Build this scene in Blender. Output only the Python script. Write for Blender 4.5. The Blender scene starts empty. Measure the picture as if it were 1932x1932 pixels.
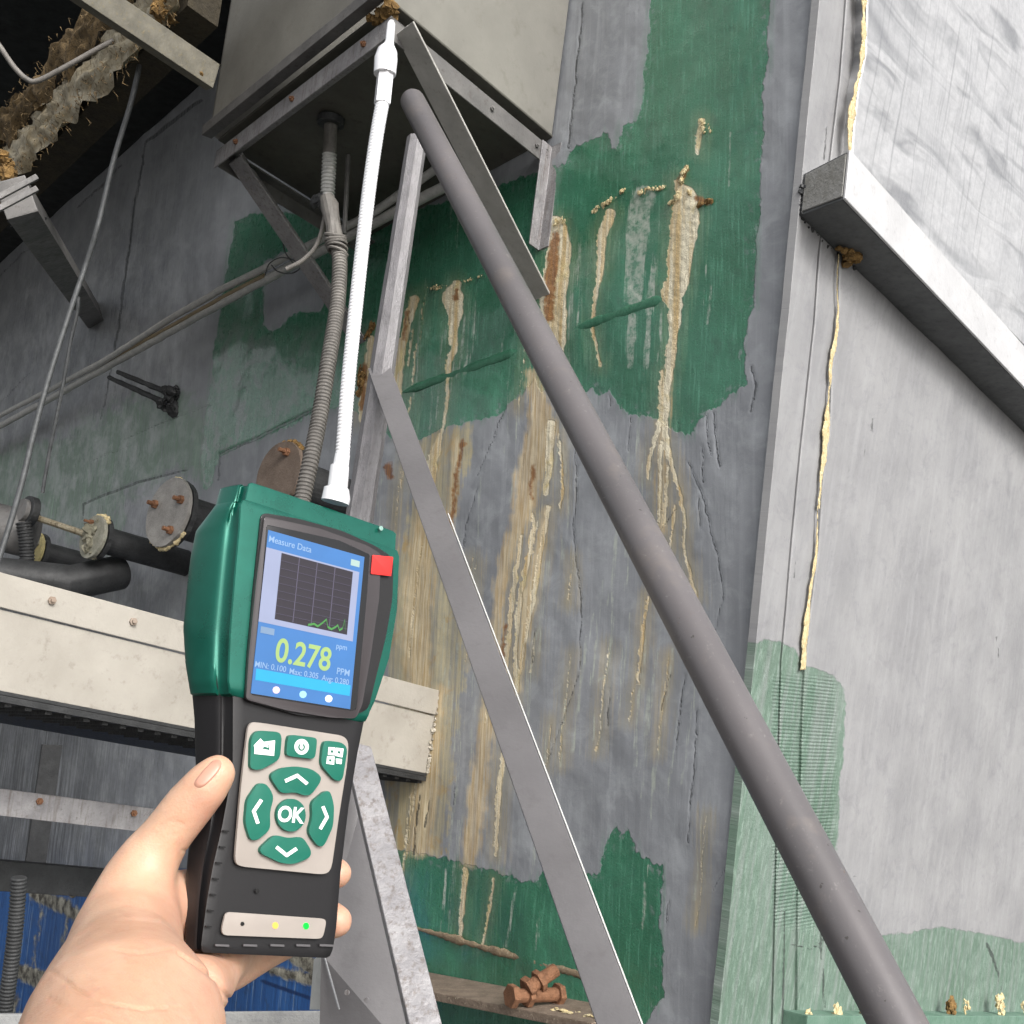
import bpy, bmesh, math, random
import numpy as np
from mathutils import Vector, Matrix
random.seed(7); rng = np.random.RandomState(11)
S = bpy.context.scene; C = S.collection
# ------------------------------------------------------------------ camera
F = 2250.0; CX = 966.0                         # focal length and centre in units of a 1932-unit wide frame
def nz(v): v = np.asarray(v, float); return v/np.linalg.norm(v)
UC = nz((.127, -1.0, .111))                    # plumb direction seen by the camera (x right, y down, z forward)
YC = np.array((0, 0, 1.0)); YC = nz(YC - UC*YC.dot(UC)); XC = np.cross(YC, UC)
M = np.array([XC, YC, UC]); CAM = np.array((0, 0, 1.6))
def ray(x, y): return M @ np.array(((x-CX)/F, (y-CX)/F, 1.0))
def at(x, y, Z): return CAM + ray(x, y)*Z       # point at depth Z
def cdir(x, y): return nz(M @ np.array((x-CX, y-CX, F)))
def tocam(p): return M.T @ (np.asarray(p)-CAM)
cam = bpy.data.objects.new('camera', bpy.data.cameras.new('camera')); C.objects.link(cam); S.camera = cam
r_, u_, b_ = M@np.array((1, 0, 0)), M@np.array((0, -1, 0)), M@np.array((0, 0, -1))
cam.matrix_world = Matrix(((r_[0], u_[0], b_[0], CAM[0]), (r_[1], u_[1], b_[1], CAM[1]), (r_[2], u_[2], b_[2], CAM[2]), (0, 0, 0, 1)))
cam.data.sensor_width = 36; cam.data.lens = 36*F/1932; cam.data.clip_start = .02; cam.data.clip_end = 500
# ------------------------------------------------------------------ light
TO_SUN = nz((.38, -.68, .62))
W = bpy.data.worlds.new('World'); S.world = W; W.use_nodes = True
sky = W.node_tree.nodes.new('ShaderNodeTexSky'); sky.sky_type = 'NISHITA'; sky.sun_disc = False
sky.sun_elevation = math.asin(TO_SUN[2]); sky.sun_rotation = math.atan2(TO_SUN[0], TO_SUN[1])
sky.air_density = 1.0; sky.dust_density = 6.0; sky.ozone_density = .6
bg = W.node_tree.nodes['Background']; hs_ = W.node_tree.nodes.new('ShaderNodeHueSaturation'); hs_.inputs['Saturation'].default_value = .22    # overcast: hardly any blue
W.node_tree.links.new(sky.outputs[0], hs_.inputs['Color']); W.node_tree.links.new(hs_.outputs[0], bg.inputs[0]); bg.inputs[1].default_value = .13
sun = bpy.data.objects.new('sun', bpy.data.lights.new('sun', 'SUN')); C.objects.link(sun)
sun.data.energy = .9; sun.data.angle = math.radians(15); sun.data.color = (1, .97, .93)
sun.rotation_euler = Vector(TO_SUN).to_track_quat('Z', 'Y').to_euler()
S.view_settings.view_transform = 'Standard'; S.view_settings.look = 'None'; S.view_settings.gamma = 1
S.view_settings.use_curve_mapping = False; S.view_settings.exposure = .86
S.render.engine = 'CYCLES'
# ------------------------------------------------------------------ noise for relief
def vn(x, y, seed=0):
    r = np.random.RandomState(seed).rand(256, 256)
    xi = np.floor(x).astype(int); yi = np.floor(y).astype(int); fx = x-xi; fy = y-yi
    fx = fx*fx*(3-2*fx); fy = fy*fy*(3-2*fy)
    a = r[xi % 256, yi % 256]; b = r[(xi+1) % 256, yi % 256]; c = r[xi % 256, (yi+1) % 256]; d = r[(xi+1) % 256, (yi+1) % 256]
    return (a*(1-fx)+b*fx)*(1-fy)+(c*(1-fx)+d*fx)*fy
def fbm(x, y, seed=0, o=4): return sum(vn(x*2**i, y*2**i, seed+i)*.5**i for i in range(o))/sum(.5**i for i in range(o))
# ------------------------------------------------------------------ materials
def lin(c):
    c = c.lstrip('#'); v = [int(c[i:i+2], 16)/255 for i in (0, 2, 4)]
    return tuple(x/12.92 if x <= .04045 else ((x+.055)/1.055)**2.4 for x in v)+(1,)
class NT:
    def __init__(s, name):
        s.m = bpy.data.materials.new(name); s.m.use_nodes = True; s.t = s.m.node_tree; s.b = s.t.nodes['Principled BSDF']
    def n(s, ty, **k):
        o = s.t.nodes.new(ty)
        for a, v in k.items(): setattr(o, a, v)
        return o
    def l(s, a, b):
        if isinstance(a, (int, float)): b.default_value = a
        elif isinstance(a, tuple): b.default_value = a
        else: s.t.links.new(a, b)
    def math(s, op, a, b=0.0, c=None, clamp=False):
        o = s.n('ShaderNodeMath', operation=op, use_clamp=clamp); s.l(a, o.inputs[0]); s.l(b, o.inputs[1])
        if c is not None: s.l(c, o.inputs[2])
        return o.outputs[0]
    def attr(s, name): return s.n('ShaderNodeAttribute', attribute_name=name).outputs['Fac']
    def coord(s, which='Object', scale=(1, 1, 1), rot=(0, 0, 0)):
        tc = s.n('ShaderNodeTexCoord'); mp = s.n('ShaderNodeMapping'); s.l(tc.outputs[which], mp.inputs[0])
        mp.inputs['Scale'].default_value = scale; mp.inputs['Rotation'].default_value = rot; return mp.outputs[0]
    def noise(s, vec, scale=5., detail=4., rough=.6, dist=0.):
        o = s.n('ShaderNodeTexNoise'); s.l(vec, o.inputs['Vector']); o.inputs['Scale'].default_value = scale
        o.inputs['Detail'].default_value = detail; o.inputs['Roughness'].default_value = rough; o.inputs['Distortion'].default_value = dist
        return o.outputs[0]
    def rng(s, v, a, b, c=0., d=1.):
        o = s.n('ShaderNodeMapRange'); s.l(v, o.inputs[0])
        for i, q in enumerate((a, b, c, d)): o.inputs[i+1].default_value = q
        return o.outputs[0]
    def mix(s, f, a, b):
        o = s.n('ShaderNodeMix', data_type='RGBA'); s.l(f, o.inputs[0]); s.l(a, o.inputs[6]); s.l(b, o.inputs[7]); return o.outputs[2]
    def bump(s, h, strength=.3, dist=.01):
        o = s.n('ShaderNodeBump'); o.inputs['Strength'].default_value = strength; o.inputs['Distance'].default_value = dist
        s.l(h, o.inputs['Height']); s.l(o.outputs[0], s.b.inputs['Normal'])
    def fin(s, col, rough=.6, metal=0.):
        s.l(col, s.b.inputs['Base Color']); s.l(rough, s.b.inputs['Roughness']); s.l(metal, s.b.inputs['Metallic']); return s.m
def paint(name, col, col2=None, dirt='3a332a', amount=.3, rough=.55, metal=0., scale=9., bump=.25, fine=90., streak=False, stretch=(1, 1, 1)):
    t = NT(name); a = lin(col); b = lin(col2) if col2 else tuple(x*.72 for x in a[:3])+(1,)
    v = t.coord('Object', stretch); n1 = t.noise(v, scale, 5); n2 = t.noise(v, scale*5, 6, .7); n3 = t.noise(v, fine, 3)
    c = t.mix(t.rng(n1, .35, .68), a, b)
    c = t.mix(t.math('MULTIPLY', t.rng(n2, .56, .74), amount, clamp=True), c, lin(dirt))
    if streak:
        n4 = t.noise(t.coord('Object', (26, 26, 1.6)), 3., 4)
        c = t.mix(t.math('MULTIPLY', t.rng(n4, .52, .7), amount, clamp=True), c, lin(dirt))
    h = t.math('ADD', n3, t.math('MULTIPLY', n2, .8)); t.bump(h, bump, .004)
    return t.fin(c, t.rng(n2, .3, .7, max(.05, rough-.12), min(1, rough+.15)), metal)
def plain(name, col, rough=.5, metal=0., coat=0., emit=0., bump=0., sss=0.):
    t = NT(name); c = lin(col)
    if bump:
        n = t.noise(t.coord('Object'), 420., 3); t.bump(n, bump, .0006)
    n = t.noise(t.coord('Object'), 40., 3)
    cc = t.mix(t.rng(n, .3, .7), c, tuple(x*.88 for x in c[:3])+(1,))
    t.b.inputs['Coat Weight'].default_value = coat
    if emit: t.l(tuple(x*.12 for x in c[:3])+(1,), t.b.inputs['Base Color']); t.l(cc, t.b.inputs['Emission Color']); t.b.inputs['Emission Strength'].default_value = emit
    return t.fin(cc if not emit else tuple(x*.12 for x in c[:3])+(1,), rough, metal)
# ------------------------------------------------------------------ object helpers
def meta(o, label=None, cat=None, group=None, kind=None):
    for k, v in (('label', label), ('category', cat), ('group', group), ('kind', kind)):
        if v: o[k] = v
    return o
def thing(name, loc, label, cat, group=None):
    o = bpy.data.objects.new(name, None); C.objects.link(o); o.location = loc; o.empty_display_size = .05
    return meta(o, label, cat, group)
def worldloc(o):
    v = Vector(o.location)
    while o.parent: o = o.parent; v += Vector(o.location)
    return v
def obj(name, bm, mat, parent=None, smooth=False, loc=None, label=None):
    me = bpy.data.meshes.new(name)
    if isinstance(bm, bmesh.types.BMesh):
        bmesh.ops.recalc_face_normals(bm, faces=bm.faces)
        base = worldloc(parent) if parent else (Vector(loc) if loc is not None else None)
        if base is None:
            base = Vector((0, 0, 0)); 
            for v in bm.verts: base += v.co
            base /= max(1, len(bm.verts))
        bmesh.ops.translate(bm, verts=bm.verts, vec=-base)
        bm.to_mesh(me); bm.free()
    o = bpy.data.objects.new(name, me); C.objects.link(o); me.materials.append(mat)
    if parent: o.parent = parent
    else: o.location = base
    if smooth:
        me.polygons.foreach_set('use_smooth', [True]*len(me.polygons))
        if smooth != 'all': me.set_sharp_from_angle(angle=math.radians(38))
    if label: o['label'] = label
    if name in ('foam_crust', 'weld_bead', 'soot_crust', 'end_crust', 'foam_streak', 'flaked_spot'): o['kind'] = 'stuff'
    return o
def bevel(bm, w, seg=2):
    if w > 0: bmesh.ops.bevel(bm, geom=list(bm.edges), offset=w, segments=seg, affect='EDGES', profile=.7, clamp_overlap=True)
    return bm
def join(a, b):
    me = bpy.data.meshes.new('tmp'); b.to_mesh(me); b.free(); a.from_mesh(me); bpy.data.meshes.remove(me); return a
def loft(rings, cap=True, closed=True):
    bm = bmesh.new(); vs = [[bm.verts.new(Vector(p)) for p in r] for r in rings]; n = len(rings[0])
    for a, b in zip(vs[:-1], vs[1:]):
        for i in range(n if closed else n-1): bm.faces.new((a[i], a[(i+1) % n], b[(i+1) % n], b[i]))
    if cap: bm.faces.new(vs[0]); bm.faces.new(list(reversed(vs[-1])))
    return bm
def prism(poly, vec, bev=0., seg=2): return bevel(loft([[np.array(p) for p in poly], [np.array(p)+vec for p in poly]]), bev, seg)
def hexa(a, b, c, d, e, f, g, h, bev=.004): return bevel(loft([[a, b, c, d], [e, f, g, h]]), bev)
def frame(d, up):
    d = nz(d); x = np.cross(d, up)
    x = nz(x) if np.linalg.norm(x) > 1e-6 else nz(np.cross(d, (1, .3, .2))); return d, x, np.cross(x, d)
def bar(p0, p1, w, h, up=(0, 0, 1), bev=.003, subdiv=0, wob=0.):
    p0, p1 = np.array(p0), np.array(p1); d, x, y = frame(p1-p0, np.array(up, float))
    rings = []
    n = max(1, subdiv)
    for i in range(n+1):
        p = p0+(p1-p0)*i/n+(rng.rand(3)-.5)*wob
        rings.append([p+x*a*w/2+y*b*h/2 for a, b in ((-1, -1), (1, -1), (1, 1), (-1, 1))])
    return bevel(loft(rings), bev)
def angle(p0, p1, a, b, t, da, db, bev=.0015):        # L-section: legs along da and db
    p0 = np.array(p0); da = nz(da); db = nz(db)
    pr = [p0, p0+da*a, p0+da*a+db*t, p0+da*t+db*t, p0+da*t+db*b, p0+db*b]
    return prism(pr, np.array(p1)-p0, bev, 1)
def channel(p0, p1, h, fl, t, dh, df, bev=.002):       # C-section: web along dh, flanges along df
    p0 = np.array(p0); dh = nz(dh); df = nz(df)
    pr = [p0, p0+df*fl, p0+df*fl+dh*t, p0+df*t+dh*t, p0+df*t+dh*(h-t), p0+df*fl+dh*(h-t), p0+df*fl+dh*h, p0+dh*h]
    return prism(pr, np.array(p1)-p0, bev, 1)
def tube(pts, rad, seg=14, cap=True, wob=0.):
    pts = [np.array(p, float) for p in pts]; n = len(pts)
    if not hasattr(rad, '__len__'): rad = [rad]*n
    rings = []; ref = None
    for i in range(n):
        d = nz(pts[min(i+1, n-1)]-pts[max(i-1, 0)])
        if ref is None: ref = nz(np.cross(d, (.31, .2, .93)))
        ref = nz(ref-d*ref.dot(d)); y = np.cross(d, ref)
        rings.append([pts[i]+(ref*math.cos(2*math.pi*k/seg)+y*math.sin(2*math.pi*k/seg))*rad[i]*(1+wob*(rng.rand()-.5)) for k in range(seg)])
    return loft(rings, cap)
def smooth_path(pts, n=8):
    P = [np.array(p, float) for p in pts]; P = [2*P[0]-P[1]]+P+[2*P[-1]-P[-2]]; out = []
    for i in range(1, len(P)-2):
        for k in range(n):
            t = k/n; a, b, c, d = P[i-1:i+3]
            out.append(.5*((2*b)+(c-a)*t+(2*a-5*b+4*c-d)*t*t+(3*b-a-3*c+d)*t**3))
    out.append(P[-2]); return out
def resample(pts, step):
    pts = [np.array(p) for p in pts]; L = [0]
    for a, b in zip(pts[:-1], pts[1:]): L.append(L[-1]+np.linalg.norm(b-a))
    n = max(2, int(L[-1]/step)); q = np.linspace(0, L[-1], n+1); A = np.array(pts)
    return [np.array([np.interp(s, L, A[:, k]) for k in range(3)]) for s in q]
def corrugated(pts, r, pitch, amp=.16, seg=18):
    P = resample(smooth_path(pts, 10), pitch/4); pr = (1-amp, 1, 1, 1-amp)
    return tube(P, [r*pr[i % 4] for i in range(len(P))], seg)
def disc(c, n, r, h, seg=40, bev=.002, wob=0.):
    c = np.array(c); n, x, y = frame(n, np.array((0, 0, 1.)))
    rr = [r*(1+wob*(rng.rand()-.5)) for k in range(seg)]
    return prism([c+(x*math.cos(2*math.pi*k/seg)+y*math.sin(2*math.pi*k/seg))*rr[k] for k in range(seg)], n*h, bev, 2)
def bolt(c, n, r, h, shank=0.):
    b = disc(c, n, r, h, 6, r*.08)
    if shank: join(b, disc(np.array(c)+nz(n)*h, n, r*.5, shank, 10, r*.05))
    return b
def crust(pts, r, n, seed=0, flat=.6, nrm=None):       # crumbled foam: a clump of rough chips along a path
    rs = np.random.RandomState(seed); bm = bmesh.new(); P = [np.array(p) for p in pts]
    for i in range(n):
        t = rs.rand()*(len(P)-1); k = min(int(t), len(P)-2) if len(P) > 1 else 0
        p = P[k]+(P[k+1]-P[k])*(t-k) if len(P) > 1 else P[0]
        q = r*(.25+rs.rand()**2*.9); p = p+(rs.rand(3)-.5)*r*1.5
        ret = bmesh.ops.create_icosphere(bm, subdivisions=1 if r < .015 else 2, radius=q)
        ax = rs.rand(3)-.5
        for v in ret['verts']:
            s = 1+.9*(rs.rand()-.5); co = np.array(v.co)*s*(1+.5*(ax))
            if nrm is not None: co = co-nrm*co.dot(nrm)*(1-flat)
            v.co = Vector(co+p)
    return bm
# ------------------------------------------------------------------ the two walls of the tank
L_ = cdir(-930, 1320); R_ = cdir(2970, 1880); UP = np.array((0, 0, 1.0))
XL = lambda y: 1545-(1545-1355)*y/1932.0               # the corner edge
CB = at(XL(1932), 1932, 3.75)
d_ = ray(XL(0), 0); tt = np.linalg.lstsq(np.array([d_, -UP]).T, CB-CAM, rcond=None)[0]; CT = CAM+d_*tt[0]
E_ = nz(CT-CB)
NL = nz(np.cross(L_, E_)); NL = NL if NL.dot(CAM-CB) > 0 else -NL
NR = nz(np.cross(R_, E_)); NR = NR if NR.dot(CAM-CB) > 0 else -NR
def hit(x, y, p0, n): d = ray(x, y); return CAM+d*((p0-CAM).dot(n)/d.dot(n))
def PL(x, y, off=0.): return hit(x, y, CB+NL*off, NL)
def PR(x, y, off=0.): return hit(x, y, CB+NR*off, NR)
def hitN(X, Y, p0, n):
    D = np.stack([(X-CX)/F, (Y-CX)/F, np.ones_like(X)], -1) @ M.T
    return CAM + D*((p0-CAM).dot(n)/(D@n))[..., None]
def along(P, d, x=None, y=None):                       # walk from P along d until the line of sight passes x (or y)
    p = tocam(P); q = M.T@np.asarray(d)
    if x is not None: X = (x-CX)/F; t = (X*p[2]-p[0])/(q[0]-X*q[2])
    else: Y = (y-CX)/F; t = (Y*p[2]-p[1])/(q[1]-Y*q[2])
    return np.asarray(P)+np.asarray(d)*t
def px(n, Z): return n*Z/F
def inside(X, Y, poly):
    r = np.zeros(X.shape, bool); n = len(poly)
    for i in range(n):
        x1, y1 = poly[i]; x2, y2 = poly[(i+1) % n]
        if y1 == y2: continue
        c = ((y1 > Y) != (y2 > Y)) & (X < (x2-x1)*(Y-y1)/(y2-y1)+x1); r ^= c
    return r
def dline(X, Y, pts, closed=False):
    best = np.full(X.shape, 1e9); wid = np.zeros(X.shape); P = list(pts)+([pts[0]] if closed else [])
    for a, b in zip(P[:-1], P[1:]):
        dx, dy = b[0]-a[0], b[1]-a[1]; t = np.clip(((X-a[0])*dx+(Y-a[1])*dy)/(dx*dx+dy*dy+1e-9), 0, 1)
        d = np.hypot(X-a[0]-dx*t, Y-a[1]-dy*t)
        w = (a[2]+(b[2]-a[2])*t) if len(a) > 2 and len(b) > 2 else 0*t
        m = d-w < best-wid; best = np.where(m, d, best); wid = np.where(m, w, wid)
    return best-wid
def sdp(X, Y, poly): d = dline(X, Y, poly, True); return np.where(inside(X, Y, poly), d, -d)
def gridmesh(name, P, attrs, uv, mat, parent, skirt=None):
    ny, nx = P.shape[:2]; base = np.array(worldloc(parent)); V = P.reshape(-1, 3)-base; nv = len(V)
    idx = np.arange(nv).reshape(ny, nx)
    Q = np.stack([idx[:-1, :-1], idx[:-1, 1:], idx[1:, 1:], idx[1:, :-1]], -1).reshape(-1, 4)
    if skirt is not None:                               # turned-back edges give the sheet its thickness
        ring = np.concatenate([idx[0, :], idx[1:, -1], idx[-1, -2::-1], idx[-2:0:-1, 0]]); m = len(ring)
        V = np.concatenate([V, V[ring]+skirt]); r2 = np.arange(m)+nv
        Q = np.concatenate([Q, np.stack([ring, r2, np.roll(r2, -1), np.roll(ring, -1)], -1)])
        attrs = {k: np.concatenate([a.reshape(-1), a.reshape(-1)[ring]]) for k, a in attrs.items()}
        uv = np.concatenate([uv.reshape(-1, 2), uv.reshape(-1, 2)[ring]])
    me = bpy.data.meshes.new(name); me.vertices.add(len(V)); me.vertices.foreach_set('co', V.astype(np.float32).ravel())
    me.loops.add(Q.size); me.loops.foreach_set('vertex_index', Q.astype(np.int32).ravel())
    me.polygons.add(len(Q)); me.polygons.foreach_set('loop_start', np.arange(0, Q.size, 4, dtype=np.int32))
    me.polygons.foreach_set('use_smooth', np.ones(len(Q), bool) if skirt is None else np.arange(len(Q)) < (ny-1)*(nx-1))
    me.update(calc_edges=True)
    u = me.uv_layers.new(name='UVMap'); u.data.foreach_set('uv', uv.reshape(-1, 2)[Q.ravel()].astype(np.float32).ravel())
    for k, a in attrs.items():
        q = me.attributes.new(k, 'FLOAT', 'POINT'); q.data.foreach_set('value', a.astype(np.float32).ravel())
    me.materials.append(mat); o = bpy.data.objects.new(name, me); C.objects.link(o); o.parent = parent; return o
# ---- traced paint and leak marks on the long wall: (x, y, half width)
GREEN1 = [(1228,-400),(1224,60),(1216,130),(1213,200),(1206,228),(1192,236),(1178,237),(1172,262),(1166,282),(1156,278),(1152,256),(1146,247),(1128,262),(1100,272),(1078,290),(1072,310),(1000,330),(700,420),(520,400),(470,405),(444,418),(436,470),(424,540),(412,620),(400,700),(386,790),(380,870),(384,930),(400,915),(412,862),(470,836),(560,800),(600,772),(660,770),(700,800),(750,832),(772,838),(790,830),(812,822),(850,806),(880,800),(905,792),(930,790),(962,764),(985,748),(1010,716),(1020,740),(1100,742),(1118,730),(1125,748),(1150,734),(1170,770),(1200,785),(1240,790),(1262,806),(1308,824),(1312,806),(1332,782),(1360,768),(1385,742),(1410,728),(1406,690),(1404,650),(1410,610),(1422,580),(1424,520),(1426,450),(1434,400),(1436,330),(1441,260),(1440,180),(1450,110),(1447,60),(1458,0),(1470,-400)]
GHOLE = [(498,492),(560,470),(608,520),(612,566),(604,590),(560,588),(540,606),(514,626),(497,616)]
GREEN2 = [(752,1603),(800,1612),(845,1622),(900,1636),(950,1648),(978,1662),(1010,1664),(1020,1648),(1050,1642),(1080,1646),(1130,1648),(1138,1600),(1146,1570),(1160,1562),(1172,1580),(1182,1560),(1196,1590),(1200,1606),(1230,1626),(1252,1634),(1248,1690),(1244,1740),(1252,1800),(1250,1850),(1254,1880),(1238,1896),(1222,1932),(1215,2300),(700,2300),(700,1603)]
BEIGE = [(792,830),(850,812),(885,806),(890,850),(872,900),(856,960),(846,1010),(846,1040),(866,1070),(880,1110),(872,1180),(866,1240),(876,1275),(862,1320),(858,1400),(852,1440),(846,1520),(842,1560),(836,1614),(815,1618),(790,1606),(740,1606),(728,1500),(730,1150),(748,1060),(770,980),(790,930)]
TAN = [[(1006,709,9),(1017,760,15),(1023,818,24),(999,887,22),(989,948,15),(976,1006,11),(955,1064,10),(941,1109,9),(938,1160,7),(934,1229,9),(936,1300,8),(917,1357,10),(907,1443,12),(897,1511,14),(890,1580,12),(883,1628,7)],
 [(1040,800,8),(1036,880,7),(1028,930,5)],[(1034,958,5),(1017,1058,4),(1010,1109,5),(993,1194,3),(979,1274,4),(965,1340,3)],
 [(948,1422,4),(938,1511,5),(934,1614,3)],[(1003,969,3),(1006,999,3),(996,1058,5),(982,1126,5),(972,1229,4),(972,1274,4)],
 [(985,1010,3),(970,1110,5),(956,1230,4),(948,1300,3)],
 [(1278,345,6),(1296,372,20),(1294,420,27),(1284,480,24),(1280,535,21),(1266,556,20),(1276,580,13),(1270,640,9),(1265,700,8),(1254,760,6),(1244,810,5),(1229,852,4),(1222,904,2)],
 [(1262,650,4),(1262,700,5),(1256,818,5),(1263,852,6),(1274,887,4),(1284,930,3),(1293,982,3),(1289,1034,3),(1313,1126,2.5)],
 [(1249,835,4),(1246,955,3),(1240,1000,2)],[(1263,880,3),(1253,989,3)],[(1274,955,3),(1263,1034,2)],[(1250,700,3),(1246,780,3),(1238,830,3)],
 [(1153,402,8),(1150,415,10),(1137,445,10),(1136,490,8),(1136,506,7),(1129,545,4),(1123,581,3),(1119,616,3),(1126,661,2.5),(1132,690,2)],
 [(1048,430,22),(1056,470,23),(1052,520,24),(1044,560,25),(1050,600,22),(1056,640,14),(1058,680,5)],
 [(862,536,8),(856,560,19),(860,590,15),(856,620,9),(859,661,7),(849,681,5),(847,726,3.5),(843,780,3),(836,815,3),(828,842,9),(815,880,12),(812,960,8)],
 [(783,566,9),(776,590,9),(767,620,9),(757,660,9),(750,733,9),(748,790,5)],[(1220,1126,2.5),(1211,1194,3),(1201,1290,2.5)],
 [(702,640,7),(694,700,8),(686,740,9),(684,790,6)],[(1054,818,2),(1058,860,2),(1061,921,2.5),(1054,958,3)],
 [(781,622,2),(770,690,2)],[(788,650,1.5),(780,720,1.5)],
 [(876,1641,5),(870,1700,5),(866,1768,4)],[(931,1658,3),(921,1720,3),(910,1781,2)],[(1325,228,5),(1320,260,5),(1318,290,3)]]
RUST = [[(1050,446,8),(1042,520,12),(1040,600,9)],[(864,548,4),(862,562,6)],[(770,590,5),(762,640,4)],[(690,690,6),(684,770,6)],[(1296,322,5),(1284,340,6)],[(735,880,8),(738,900,6)],
 [(876,832,4),(866,887,4),(852,989,4)],[(1318,376,6),(1336,384,5)],[(952,1180,3),(944,1260,3)],[(1005,880,4),(1000,940,3)]]
PALE = [[(1215,373,22),(1205,410,21),(1201,479,20),(1196,560,17)],[(1160,1034,1.5),(1153,1092,2),(1152,1194,1.8),(1141,1274,2.2),(1120,1290,1)],[(1116,1160,1.5),(1099,1274,2),(1090,1340,3)],
 [(1208,1272,1.5),(1200,1340,2),(1200,1443,2.2)],[(1218,1272,1),(1200,1355,1.2)],[(720,1000,1.5),(712,940,1.5),(728,880,2)],[(1030,1060,1.5),(1020,1170,2),(1012,1205,1)],
 [(975,1675,2),(964,1735,2),(955,1785,2.5)],[(1222,1634,2),(1217,1700,1.5),(1211,1751,2)],[(1206,780,2.5),(1200,840,2),(1193,870,2)],[(1060,840,1),(1066,890,1)],
 [(858,1320,1.5),(866,1400,1),(860,1500,1.5)],[(940,1640,2),(943,1600,2)],[(1000,1560,1),(1008,1620,1)],[(1230,1274,2),(1222,1330,1),(1226,1390,1.4)],[(1232,1450,1.6),(1228,1530,2),(1232,1560,1)],
 [(1340,540,1),(1336,610,2)],[(1378,250,1.5),(1376,350,1)],[(838,1640,1.5),(830,1760,1.5)],[(850,1660,1),(842,1770,1)],[(1020,1720,1),(1016,1790,1.5)],[(1236,500,5),(1226,600,6),(1220,690,5)],[(1195,600,9),(1190,690,6)]]
DARK = [[(955,767,1.3),(934,825,1.2),(904,897,1.2)],[(904,921,1),(880,989,1.3),(873,1034,1.6)],[(1085,835,1.3),(1087,921,1.6),(1080,999,1.3),(1095,1126,1.2),(1095,1263,1)],[(1092,1272,1.2),(1060,1360,1.2),(1025,1457,1)],
 [(1303,873,1.1),(1330,948,1.3),(1354,1047,1.3),(1363,1119,1.4),(1347,1188,1.2)],[(1334,784,1.2),(1344,859,1.4)],[(1347,777,1.4),(1360,880,1.6)],[(1419,692,2),(1428,729,2.2),(1419,777,1.5)],[(1329,840,1),(1329,910,1.5)],
 [(414,857,2.6),(470,834,3),(540,800,3.2),(592,774,3)],[(414,860,2.6),(411,905,2)],[(156,950,2.6),(200,932,2.8),(260,910,2.8),(352,886,2)],[(155,950,2.2),(155,980,1.5)],[(276,268,2.2),(258,360,2.6),(240,480,2.8),(222,610,2.6),(200,740,2),(188,790,2)],
 [(277,268,3),(320,232,4),(378,190,3.4)],[(146,392,1.8),(190,350,2.6),(226,312,2.6)],[(0,520,1.6),(40,482,1.8),(64,462,1)],[(0,760,1.4),(60,700,1.2)],[(335,268,1),(327,305,1)],[(220,712,1),(214,745,1)],
 [(230,830,1),(300,800,1.2),(400,762,1)],[(170,870,1),(250,838,1)],[(1098,0,2),(1088,120,2),(1074,280,2.2)],[(1010,1190,1.5),(1004,1250,2)],[(1245,1000,1),(1275,960,1.5)],
 [(1290,1272,1),(1282,1330,1.5),(1274,1420,1)],[(1150,1300,1.2),(1145,1370,1.5)],[(1190,780,1.2),(1186,850,1)],[(1150,745,1),(1151,765,1.6)],[(1284,790,1),(1282,820,1)],
 [(1320,940,1.4),(1322,1000,1)],[(790,1500,2),(780,1612,2)],[(808,1510,2),(800,1560,2)],[(1262,1700,1.5),(1258,1740,1)],[(1370,1640,1),(1345,1680,1)],[(1312,1340,1.4),(1310,1450,1.4),(1300,1590,1.2)],[(1260,1272,1.2),(1246,1340,1.2)]]
WASH = [[(p[0], p[1], p[2]*1.15+3) for p in TAN[0]], [(826,850,10),(800,960,14),(790,1100,30),(786,1240,26),(800,1400,14)], [(1030,960,6),(1000,1120,14),(975,1300,8)], [(866,836,8),(850,990,8),(846,1060,4)], [(1262,700,9),(1250,840,12),(1250,1000,6)], [(830,1300,10),(800,1500,22),(790,1600,20)]]
MOSS = [(-200,960),(0,850),(100,830),(200,775),(330,740),(400,790),(400,900),(330,890),(240,930),(215,1060),(120,1010),(60,960),(0,1010),(-200,1100)]
_r = np.random.RandomState(91)
for k in range(120):                                   # many fine runs below the painted edges and the crusts
    x = _r.choice([_r.uniform(770, 900), _r.uniform(940, 1100), _r.uniform(1180, 1340), _r.uniform(740, 1330)]); y = _r.choice([_r.uniform(800, 1300), _r.uniform(1200, 1560), _r.uniform(380, 760)]); n = _r.uniform(30, 230); w = _r.uniform(.5, 1.6); dx = -.11*n
    (PALE if _r.rand() < .82 else TAN if _r.rand() < .8 else DARK).append([(x, y, w*.6), (x+dx*.4+_r.uniform(-3, 3), y+n*.4, w), (x+dx*.7+_r.uniform(-3, 3), y+n*.75, w*.8), (x+dx, y+n, w*1.1)])
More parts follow.
